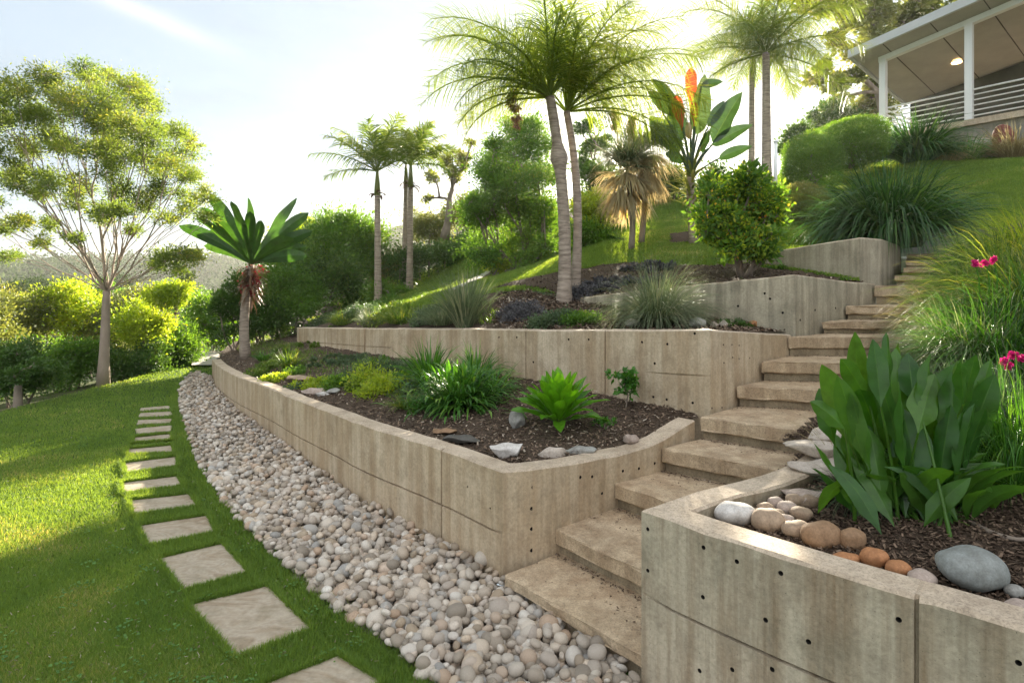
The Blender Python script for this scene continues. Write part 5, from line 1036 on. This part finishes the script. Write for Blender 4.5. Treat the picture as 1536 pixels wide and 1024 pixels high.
# ------------------------------------------------------------------ right bank grasses
G6 = 'arching grasses on the right bank'
gr = [('arching green and straw grass clump beside the upper treads', 1500, 455, 4.7, 1500, .85, .0075, 'fresh_grass', .7), ('pale straw-edged grass clump leaning over the steps above the broad-leaved plant', 1460, 560, 3.9, 1000, .62, .006, 'silver_grass', .85),
      ('tall yellow green grass clump against the right edge of the photo', 1570, 430, 4.2, 1300, .95, .0075, 'fresh_grass', .7), ('bright yellow-tipped grass at the right edge below the hill lawn', 1560, 345, 5.4, 900, .9, .008, 'leaf_yellow', .6), 
      ('dark green grass clump behind the magenta blooms', 1500, 500, 3.8, 1500, .62, .008, 'strap_mid', .8), ('green grass clump to the right of the broad-leaved plant', 1535, 690, 2.75, 1200, .5, .005, 'strap_mid', .9), ('grass clump between the magenta blooms and the broad leaves', 1480, 640, 3.1, 900, .42, .005, 'grey_green', .9),
      ('low grass clump by the topmost steps', 1480, 385, 6.8, 600, .45, .008, 'strap_mid', .8), ('straw grass clump drooping over the middle treads', 1445, 490, 4.6, 700, .62, .006, 'tan_grass', .8), ('dark strappy clump filling the bank under the yellow green grass', 1560, 540, 3.9, 1400, .7, .010, 'strap_dark', .8), ('dark strappy clump on the bank beside the upper flight', 1500, 420, 5.6, 1400, .7, .012, 'strap_dark', .8)]
for lab, px, py, Y, n, L, w, mt, ln in gr:
    c = PY(px, py, Y); c[2] = gz(c[0], c[1]); n = int(n*1.6); tuft('ornamental_grass', lab, 'ornamental grass', c, n, L*.92, w, mt, (.05, 1.15), (.9, 2.9), 7, .24, G6)
tg = empty('flowering_plant', tuple(PY(1475, 420, 3.9)), 'magenta flower heads on thin stems above the arching grass', 'flowers')
def blooms(e, pts, Y, s):
    for (px, py, r) in pts:
        c = PY(px, py, Y); leaves(c[None]+rng.normal(0, .3*r/F*Y, (6, 3)), np.full(6, r/F*Y*.42), 220, .013*s, aspect=.8, shell=2).obj('bloom', M['magenta'], e)
        V, f = tube(np.array([[c[0]+.06, c[1]+.05, gz(c[0], c[1])], (c+[c[0]+.05, c[1], c[2]-.2])/2, c]), .0035, 5, False); MB().add(V, f).obj('stem', M['strap_mid'], e)
blooms(tg, [(1463, 396, 5), (1478, 394, 8), (1490, 389, 5)], 3.9, 1); tg2 = empty('flowering_plant', tuple(PY(1515, 560, 3.1)), 'magenta and crimson flowers at the right edge beside the broad leaves', 'flowers'); blooms(tg2, [(1503, 543, 7), (1520, 534, 7), (1532, 536, 6), (1512, 550, 6)], 3.1, 1)
# ------------------------------------------------------------------ the broad-leaved plant in the near planter
gp_ = PY(1370, 775, 2.42); gp_[2] = gz(gp_[0], gp_[1]); e = empty('broad_leaf_plant', tuple(gp_), 'dense clump of large glossy upright green leaves in the near planter', 'plant')
GL_ = [(1250, 660, 1228, 588, 20), (1262, 640, 1215, 610, 18), (1275, 660, 1240, 553, 26), (1290, 640, 1284, 508, 22), (1300, 600, 1262, 545, 20), (1320, 600, 1310, 515, 20), (1335, 590, 1330, 505, 20), (1345, 600, 1348, 520, 24), (1370, 600, 1362, 535, 24), (1385, 620, 1395, 535, 22), (1300, 700, 1262, 635, 30), (1330, 680, 1305, 575, 22),
       (1352, 640, 1345, 530, 26), (1380, 640, 1402, 568, 30), (1375, 720, 1355, 618, 36), (1345, 660, 1318, 560, 22), (1400, 620, 1432, 548, 20), (1420, 620, 1452, 545, 26), (1440, 640, 1462, 540, 26), (1430, 660, 1428, 565, 26), (1450, 680, 1490, 570, 28), (1405, 700, 1425, 610, 32), (1440, 720, 1475, 620, 30), (1320, 720, 1300, 650, 26), (1345, 740, 1340, 690, 20),
       (1415, 740, 1420, 670, 26), (1290, 740, 1275, 680, 22), (1470, 700, 1500, 620, 24), (1420, 720, 1532, 710, 20), (1430, 740, 1500, 752, 18), (1395, 700, 1392, 630, 26), (1310, 640, 1290, 590, 22), (1465, 620, 1485, 545, 18), (1405, 600, 1398, 560, 20), (1445, 600, 1440, 548, 18)]
for _ in range(22):
    x1_ = rng.uniform(1240, 1490); y1_ = rng.uniform(540, 650)+abs(x1_-1350)*.12; x0_ = 1370+(x1_-1370)*.72; GL_.append((x0_, y1_+rng.uniform(85, 130), x1_, y1_, rng.uniform(18, 27)))
for i, (x0, y0, x1, y1, wp) in enumerate(GL_):
    dd = rng.uniform(-.22, .22)+(-.12 if wp > 28 else 0); Yl = 2.5+dd; p0, p1 = PY(x0, y0, Yl), PY(x1, y1, Yl+rng.normal(0, .06)); D = p1-p0; L = np.linalg.norm(D)
    yaw = rng.normal(0, .55); wv = np.cross(D, [math.sin(yaw), math.cos(yaw), 0])[None]; tw = rng.normal(0, .35)
    V, f, r = blades((p0-D*.12)[None], unit(D+[0, 0, .05])[None], L*1.2, wp*1.45/F*Yl, .25+.3*rng.random(), 12, 'broad', .28, wv=wv, twist=np.array([tw]), r=rng.random(1)**1.2*.75, rib=.35)
    mb = MB().add(V, f, r); bs = gp_+np.array([(p0[0]-gp_[0])*.45+rng.normal(0, .04), rng.normal(0, .08), 0]); bs[2] = gz(bs[0], bs[1])-.02; q = p0-D*.12
    mid_ = (bs+q)/2+[(q[0]-bs[0])*-.12, 0, .03]; t = np.linspace(0, 1, 7)[:, None]; mb.add(*tube((1-t)**2*bs+2*t*(1-t)*mid_+t*t*q, np.linspace(.008, .004, 7), 6, False), .6)
    mb.obj('leaf', M['ginger'], e, True)
n = 46; a = rng.uniform(0, 6.28, n); O = gp_+np.stack([rng.normal(0, .14, n), rng.normal(0, .10, n), np.full(n, .02)], 1); D = np.stack([np.cos(a)*.5, np.sin(a)*.5, np.ones(n)], 1)
for i in range(n):
    V, f, r = blades(O[i:i+1], D[i:i+1], rng.uniform(.2, .36), rng.uniform(.05, .08), rng.uniform(.4, 1.3), 10, 'broad', .25, rib=.3, twist=np.array([rng.normal(0, .5)]), r=rng.random(1)*.6, wv=np.cross(D[i], [rng.normal(0, .5), 1, 0])[None]); MB().add(V, f, r).obj('leaf', M['ginger'], e, True)
for lab, px, py, Y, n, L, w, mt in (('small spiky grass tuft at the left foot of the broad-leaved plant', 1292, 745, 2.55, 330, .26, .004, 'grey_green'), ('thin dry grass stalks between the steps and the broad leaves', 1268, 650, 3.0, 60, .42, .004, 'tan_grass'), ('short green tuft at the right foot of the broad-leaved plant', 1400, 770, 2.4, 110, .12, .006, 'strap_mid'), ('fine grass tuft under the magenta flowers', 1520, 760, 2.5, 500, .4, .004, 'strap_mid')):
    c = PY(px, py, Y); c[2] = gz(c[0], c[1]); tuft('grass_tuft', lab, 'grass tuft', c, n, L, w, mt, (.1, 1.6), (.4, 2.2), 5, .05, 'tufts in the near planter')
# round stones lining the near planter
def ZW(px, py, z=.70): p = PZ(px, py, z); return p[1]
G7 = 'round stones lining the near planter'
for i, (px, py, rx, el, mt, lab) in enumerate([(1103, 775, 32, (1, .8, .55), 'r_white', 'smooth pale oval stone in the corner of the near planter'), (1152, 786, 24, (1, .8, .75), 'r_tan', 'brownish grey stone right of the pale oval stone'), (1196, 795, 26, (1, .7, .5), 'r_tan', 'flat brown grey stone in the middle of the stone row'), (1232, 808, 32, (1, .7, .65), 'r_brown', 'large brown wedge-shaped stone in the stone row'),
      (1279, 814, 21, (1, .7, .9), 'r_brown', 'upright rusty brown egg-shaped stone'), (1268, 832, 22, (1, .6, .45), 'r_orange', 'low orange stone lying against the coping'), (1310, 836, 21, (1, .8, .75), 'r_orange', 'orange brown stone right of the egg-shaped one'), (1347, 849, 19, (1, .8, .65), 'r_orange', 'smallest bright orange round stone near the grey boulder'), (1382, 864, 23, (1, .8, .55), 'r_pink', 'pinkish stone touching the big grey boulder'),
      (1455, 868, 51, (1, .8, .62), 'r_bluegrey', 'largest smooth blue grey boulder in the near planter'), (1522, 886, 16, (1, .8, .6), 'r_grey', 'small grey stone at the right frame edge'), (1530, 905, 20, (1, .8, .5), 'r_pink', 'reddish stone half cut by the right frame edge'), (1202, 773, 18, (1, .8, .6), 'r_tan', 'small brown stone above the flat one'), (1180, 765, 16, (1, .8, .6), 'r_pink', 'small rough stone in the heap behind the pale oval'),
      (1190, 755, 14, (1, .8, .7), 'r_tan', 'small tan stone on top of the heap'), (1165, 758, 13, (1, .9, .8), 'r_pink', 'small pale stone at the left of the heap'), (1148, 764, 14, (1, .8, .7), 'r_tan', 'small stone wedged behind the pale oval'), (1212, 757, 18, (1, .7, .6), 'r_tan', 'brown stone at the right end of the heap'), (1178, 778, 14, (1, .8, .6), 'r_pink', 'pink grey stone low in the heap'), (1165, 771, 13, (1, .8, .6), 'r_tan', 'little brown stone between oval and heap'), (1135, 768, 12, (1, .8, .6), 'r_tan', 'little stone against the planter wall'), (1212, 821, 18, (1, .6, .4), 'r_tan', 'grey sliver stone under the brown wedge')]):
    Y = ZW(px, py, .70); rock('round_stone', lab, px, py, Y, rx/F*Y*.93, el, mt, 60+i, 'stone', G7, rng.uniform(-.3, .3), None, ICO4 if rx > 19 else ICO3, .07, .18)
# flat stones stacked where the curved wall meets the bank
for i, (px, py, Y, s, lab) in enumerate([(1222, 672, 3.02, .17, 'flat pale stone on the bank beside the fourth step'), (1240, 655, 3.15, .16, 'upper flat stone on the bank next to the broad leaves'), (1236, 700, 2.85, .15, 'flat stone below the stacked ones at the foot of the wall curve'), (1212, 738, 2.62, .11, 'reddish flat stone just behind the heap of round stones'), (1258, 690, 2.95, .14, 'flat stone half hidden by the left leaves')]):
    c = PY(px, py, Y); rock('flat_stone', lab, px, py, Y, s, (1, .7, .22), 'r_pale' if i != 3 else 'r_pink', 100+i, 'stone', 'flat stones by the wall curve', rng.uniform(-.5, 1), c[2]-.03, ICO4, .1, .25, True)
# fallen twig
V, f = tube(smoothline([(*PY(1455, 770, 2.3)[:2], .80), (*PY(1495, 785, 2.2)[:2], .79), (*PY(1540, 800, 2.12)[:2], .80), (*PY(1570, 800, 2.1)[:2], .82)], .04)[:, :3], .008, 7, True, .1)
V[:, 2] += np.array([gz(a_, b_) for a_, b_ in V[:, :2]])-.78; tag(link('twig', MB().add(V, f).mesh('twig', M['bark'], True)), 'pale bare twig lying on the dark mulch at the right', 'twig')
# ------------------------------------------------------------------ lower bed
def on(px, py, z0=2.3):
    ymin = z0; Y = np.arange(max(ymin, 2.3), 16, .01); X = (px-768)/F*Y; Z = ZC-(py-HZ)/F*Y; g, zn = ground_z(X, Y); h = np.where((g >= Z) & (zn > 0) & (zn != 5) & (zn != 6))[0]
    k = h[0] if len(h) else int(np.argmin(np.where(Y > 3, np.abs(g-Z), 9))); return np.array([X[k], Y[k], g[k]])
c = on(838, 640); e = empty('rosette_plant', tuple(c), 'bright green rosette plant with broad pointed leaves in the lower bed', 'plant')
n = 50
for i in range(n):
    q = i/n; a = i*2.39996+rng.normal(0, .12); el_ = R(14+70*q**.75); D = np.array([[math.cos(a)*math.cos(el_), math.sin(a)*math.cos(el_), math.sin(el_)]])
    V, f, r = blades(c[None]+[[math.cos(a)*.03, math.sin(a)*.03, .03+.05*q]], D, rng.uniform(.31, .39)*(1-.1*q), rng.uniform(.075, .095), rng.uniform(.3, .7)*(1-.4*q), 12, 'obl', .3, rib=.25, r=np.array([np.clip(.25+.6*q+rng.normal(0, .12), 0, 1)]), twist=np.array([rng.normal(0, .2)])); MB().add(V, f, r).obj('leaf', M['rosette'], e, True)
# leafy shrub and strappy neighbours
c = on(690, 612); e = empty('foliage_plant', tuple(c), 'dark green many-leaved perennial spilling over the mulch in the lower bed', 'plant'); n = 620
O = c+np.stack([rng.normal(0, .17, n), rng.normal(0, .14, n), rng.uniform(0, .26, n)], 1); d_ = O-c; D = unit(unit(d_)+[0, 0, .35]+.5*sph(n)); V, f, r = blades(O, D, rng.uniform(.1, .2, n), rng.uniform(.014, .026, n), rng.uniform(.6, 2, n), 5, 'leaf', .25); MB().add(V, f, r).obj('foliage', M['strap_mid'], e, True)
n = 260; a = rng.uniform(0, 6.28, n); D = np.stack([np.cos(a), np.sin(a), rng.uniform(.3, 1.8, n)], 1); V, f, r = blades(np.repeat(c[None], n, 0)+rng.normal(0, .05, (n, 3))*[1, 1, 0], D, rng.uniform(.25, .46, n), .018, rng.uniform(.6, 1.8, n), 6, 'leaf', .25); MB().add(V, f, r).obj('long_leaves', M['strap_mid'], e, True)
for lab, px, py, n, L, w, mt, ln in (('upright strappy green clump behind the dark perennial', 645, 583, 260, .5, .018, 'strap_mid', (.05, .9)), ('second strappy clump touching the middle wall', 715, 575, 200, .42, .016, 'strap_mid', (.1, 1.1)), ('small grass tuft among the sunlit ground cover', 435, 553, 220, .32, .011, 'fresh_grass', (.1, 1.1)),
      ('thin upright blue green tuft in the middle of the lower bed', 560, 563, 160, .3, .008, 'grey_green', (.05, .8)), ('low grassy tuft beside the paddle-leaved tree', 395, 540, 160, .2, .01, 'strap_mid', (.2, 1.3)), ('fine grassy tuft left of the yellow shrub', 520, 572, 260, .26, .006, 'grey_green', (.1, 1.4)), ('grassy fringe in front of the yellow shrub', 610, 612, 260, .22, .006, 'fresh_grass', (.2, 1.6)),
      ('strappy tuft trailing toward the rosette plant', 740, 592, 140, .36, .014, 'strap_mid', (.3, 1.5))):
    tuft('strappy_clump', lab, 'plant', on(px, py), n, L, w, mt, ln, (.5, 1.8), 6, .07, 'strappy clumps in the lower bed')
def mound(name, label, px, py, rx, h, n, size, leaf, group=None, seed=0, cat='ground cover plant', ydep=None, asp=.5):
    c = on(px, py); rxw = rx/F*c[1]; P, Rr = [], []; g = np.random.default_rng(seed)
    for _ in range(16):
        a = g.uniform(0, 6.28); q = math.sqrt(g.random()); x = c[0]+math.cos(a)*q*rxw; y = c[1]+math.sin(a)*q*(ydep or rxw*.8); P.append((x, y, gz(x, y)+h*.45*(1-.6*q))); Rr.append(h*g.uniform(.45, .8))
    mb = leaves(np.array(P), np.array(Rr), n, size, flat=.8, aspect=asp, shell=3); e = empty(name, tuple(c), label, cat, group); mb.obj('foliage', M[leaf], e)
    b = MB(); A = np.array(P); B0 = A*[1, 1, 0]+[0, 0, c[2]-.03]; B0[:, 0] = c[0]+(A[:, 0]-c[0])*.5; B0[:, 2] = [gz(x_, y_)-.02 for x_, y_ in B0[:, :2]]; b.add(*tubes(B0, A, np.full(16, .006), np.full(16, .003), 5)); b.obj('stems', M['bark'], e); return e
G8 = 'low plants in the lower bed'
for i, (lab, px, py, rx, h, n, sz, lf_) in enumerate([('yellow green leafy shrub in the middle of the lower bed', 578, 590, 34, .20, 3200, .034, 'leaf_yellow'), ('upright yellow-flecked shrublet behind the yellow green shrub', 558, 580, 22, .26, 2200, .03, 'leaf_yellow'), ('bright sunlit ground cover patch nearest the coping', 410, 573, 24, .10, 2200, .03, 'leaf_yellow'),
      ('sunlit creeping patch above the bright ground cover', 400, 552, 26, .10, 2200, .03, 'fresh_grass'), ('yellow green creeping strip left of the flat rocks', 470, 580, 34, .09, 2600, .028, 'leaf_yellow'), ('green mound between creeping strip and shrub', 503, 582, 20, .13, 2000, .03, 'leaf_mid'), ('flat grey green mat in the upper part of the lower bed', 470, 545, 50, .06, 5200, .024, 'grey_green'),
      ('grassy green mat near the start of the middle wall', 450, 522, 46, .06, 5000, .026, 'fresh_grass'), ('grey green mound below the wall joint', 590, 560, 30, .15, 2600, .026, 'grey_green'), ('pale leafy mound left of the strappy clump', 605, 590, 22, .12, 1600, .03, 'grey_green'), ('creeping patch at the foot of the middle wall', 520, 545, 34, .08, 3000, .026, 'grey_green'), ('low green edging under the dark perennial', 640, 612, 24, .10, 1600, .03, 'strap_mid'), ('leafy green mound beside the flat tan rock', 440, 562, 18, .09, 1500, .028, 'leaf_mid'), ('yellow green cushion in front of the grey green mound', 540, 583, 16, .09, 1500, .028, 'fresh_grass'), ('dull green cushion touching the coping left of the rocks', 440, 585, 16, .07, 1400, .026, 'grey_green'), ('feathery green mound under the wall joint', 555, 552, 26, .14, 2400, .028, 'leaf_mid'), ('flat green mat behind the yellow green shrub', 600, 572, 26, .10, 2000, .03, 'leaf_mid'), ('sunlit low mat next to the paddle-leaved tree foot', 385, 562, 16, .06, 1300, .028, 'fresh_grass'), ('small green seedlings right of the rosette plant', 905, 635, 16, .03, 160, .03, 'strap_mid')]):
    mound('ground_cover', lab, px, py, rx, h, n, sz, lf_, G8, 120+i)
# climbing sapling by the middle wall
c = on(938, 612); e = empty('sapling', tuple(c), 'small leafy green sapling leaning against the middle wall', 'plant'); V, f = tube(c+np.array([(0, 0, -.02), (.02, 0, .1), (-.01, 0, .2), (.015, 0, .29)]), [.006, .005, .004, .003], 6); MB().add(V, f).obj('stem', M['bark'], e)
leaves(c+np.array([(.0, 0, .24), (.03, .02, .2), (-.02, 0, .15), (.03, 0, .12), (-.09, 0, .25), (.05, 0, .27), (-.05, 0, .27)]), np.array([.06, .06, .05, .05, .035, .03, .03]), 260, .05, aspect=.7, up=-.2).obj('foliage', M['strap_mid'], e)
def patch(name, pxs, n, h, w, mat, lab):
    P = np.array([on(x, y)[:2] for x, y in pxs]); a, b = P.min(0), P.max(0); x, y = rng.uniform(a[0], b[0], n), rng.uniform(a[1], b[1], n); k = inpoly(x, y, P) & (vnoise(x, y, 2.6, 9)+.3*rng.random(n) > .42); grass(name, 0, (x[k], y[k]), h, w, lambda p, q: ground_z(p, q)[0], M[mat], 1.1, lab)
patch('creeping_turf', ((352, 520), (400, 503), (450, 518), (545, 540), (640, 575), (600, 590), (540, 585), (470, 570), (425, 565), (400, 548), (372, 540)), 42000, .055, .009, 'fresh_grass', 'green creeping turf covering the far part of the lower bed')
patch('slope_grass', ((460, 480), (520, 462), (620, 440), (700, 436), (745, 470), (745, 488), (600, 488), (470, 488)), 40000, .09, .010, 'fresh_grass', 'rough green grass on the slope above the middle wall')
# bed rocks
G9 = 'rocks behind the coping of the low wall'
for i, (px, py, rx, el, mt, lab) in enumerate([(762, 684, 30, (1, .6, .42), 'r_white', 'white lumpy rock at the corner of the lower bed'), (826, 684, 22, (1, .6, .42), 'r_pale', 'pale angular rock second from the bed corner'), (875, 680, 22, (1, .6, .4), 'r_grey', 'grey slanted rock third from the bed corner'), (945, 664, 15, (1, .7, .5), 'r_pink', 'pinkish rock near the curved coping'),
      (693, 662, 26, (1, .6, .2), 'r_dark', 'flat dark slate lying behind the coping'), (665, 650, 20, (1, .6, .2), 'r_brown', 'flat brown slate left of the dark one'), (483, 595, 10, (1, .7, .5), 'r_white', 'small white rock behind the coping, middle of the wall'), (470, 590, 18, (1, .7, .3), 'r_pink', 'flat pink rock next to the small white rock'), (455, 570, 20, (1, .7, .2), 'r_tan', 'flat tan rock amid the ground cover'), (500, 590, 12, (1, .7, .4), 'r_grey', 'small grey rock right of the small white rock'), (775, 640, 14, (.9, .7, 1.1), 'r_grey', 'grey stone block tucked under the rosette plant\'s left leaves')]):
    c = on(px, py); rock('rock', lab, px, py, c[1], rx/F*c[1], el, mt, 140+i, 'rock', G9, rng.uniform(-.4, .4), None, ICO4, .12, .3, True)
# ------------------------------------------------------------------ middle terrace
G10 = 'plants on the middle terrace'
for i, (lab, px, py, rx, h, n, sz, lf_) in enumerate([('purple grey ground cover mound left of the palm trunks', 785, 476, 36, .28, 6500, .026, 'purple_grey'), ('green and grey fine shrub just below the palm trunks', 835, 487, 34, .24, 6000, .026, 'grey_green'), ('second fine green shrub touching the ornamental grass', 872, 487, 28, .20, 4500, .026, 'leaf_mid'),
      ('purple grey ground cover sheet right of the palms, upper terrace', 935, 425, 58, .14, 9000, .03, 'purple_grey'), ('grey mat of ground cover under the fan palms', 970, 405, 40, .12, 5000, .035, 'purple_grey'), ('grey green carpet on the slope left of the palms', 880, 440, 26, .16, 3000, .03, 'purple_grey'), ('lavender-like grey green mound, farthest left on the middle wall', 498, 482, 28, .30, 3600, .035, 'grey_green'),
      ('lavender-like mound second from the left end of the middle wall', 540, 478, 30, .36, 4200, .035, 'grey_green'), ('leafy green mound on the middle wall right of the single palm', 590, 478, 30, .36, 4200, .035, 'fresh_grass'), ('small dark mound under the single palm', 575, 458, 26, .26, 3000, .035, 'leaf_mid'), ('olive fluffy mound left of the spiky tuft', 650, 478, 28, .30, 3600, .032, 'grey_green'), ('mossy dark clump beside the corner of the upper grey wall', 1100, 490, 24, .08, 1800, .024, 'leaf_dark'), ('small mossy hump on the dark clump', 1110, 480, 8, .13, 700, .02, 'leaf_dark'),
      ('creeping green plants on the coping of the upper grey wall', 1165, 402, 24, .07, 1200, .03, 'leaf_mid'), ('little green weed at the base of the topmost wall', 1268, 424, 8, .06, 250, .03, 'leaf_mid')]):
    mound('ground_cover', lab, px, py, rx, h*.68, n, sz, lf_, G10, 160+i)
tuft('ornamental_grass', 'fine grey green fountain grass in front of the upper grey wall', 'ornamental grass', on(985, 490), 2200, .72, .0045, 'silver_grass', (.05, 1.5), (.8, 2.4), 7, .10, 'grasses on the middle terrace')
tuft('ornamental_grass', 'large spiky pale green grass on the middle wall left of the purple mound', 'ornamental grass', on(697, 490), 520, .66, .012, 'silver_grass', (.02, .75), (.2, 1.0), 6, .10, 'grasses on the middle terrace')
for i, (lab, px, py, n, L) in enumerate((('wispy grass tuft beside the spiky pale grass', 665, 486, 800, .30), ('wispy pale grass tuft between the lavender-like mounds', 600, 484, 800, .28), ('wispy grass tuft on the left part of the middle wall', 560, 486, 700, .28), ('wispy grass tuft near the left end of the middle wall', 515, 486, 700, .28))):
    tuft('ornamental_grass', lab, 'ornamental grass', on(px, py), n, L, .006, 'fresh_grass' if i % 2 else 'silver_grass', (.1, 1.4), (.6, 2.0), 6, .16, 'grasses on the middle terrace')
for i, (px, py, rx, mt, lab) in enumerate([(949, 489, 9, 'r_white', 'small white rock on the middle wall left of the fountain grass'), (962, 486, 10, 'r_tan', 'small tan rock behind the small white one'), (1043, 491, 11, 'r_white', 'white pointed rock at the corner of the middle wall'), (1086, 492, 8, 'r_pale', 'little pale rock beside the mossy clump'), (1130, 490, 7, 'r_orange', 'little orange rock right of the mossy clump'), (1072, 492, 6, 'r_pink', 'tiny pink rock left of the mossy clump')]):
    c = on(px, py, 4.0); rock('rock', lab, px, py, c[1], rx/F*c[1]*1.15, (1, .8, .7), mt, 180+i, 'rock', 'small rocks on the middle terrace', rng.uniform(-.4, .4), None, ICO3, .12, .2, True)
dp = [on(x, y)[:2] for x, y in ((672, 442), (690, 437), (722, 420), (742, 409), (732, 408), (700, 424))]
dp = np.array(dp); sheet('dirt_path', dp[:, 0].min(), dp[:, 0].max(), dp[:, 1].min(), dp[:, 1].max(), .08, lambda x, y: inpoly(x, y, dp), M['path'], .05)
# stray leaves and weeds at the path end
mound('ground_cover', 'low grass mound at the end of the pale path', 300, 556, 18, .08, 900, .03, 'fresh_grass', G8, 199)

# ------------------------------------------------------------------ the air
m, t, o = new_mat('haze'); v = nd(t, 'ShaderNodeVolumePrincipled'); v.inputs['Color'].default_value = (.96, .95, .93, 1); v.inputs['Density'].default_value = 0.00042; v.inputs['Anisotropy'].default_value = .65
t.links.new(v.outputs[0], o.inputs['Volume'])
V, f = box((-1150, -450, -40), (1150, 1400, 26)); tag(link('haze', mesh('haze', V, f, m)), 'thin bright haze in the air', 'haze', kind='stuff')
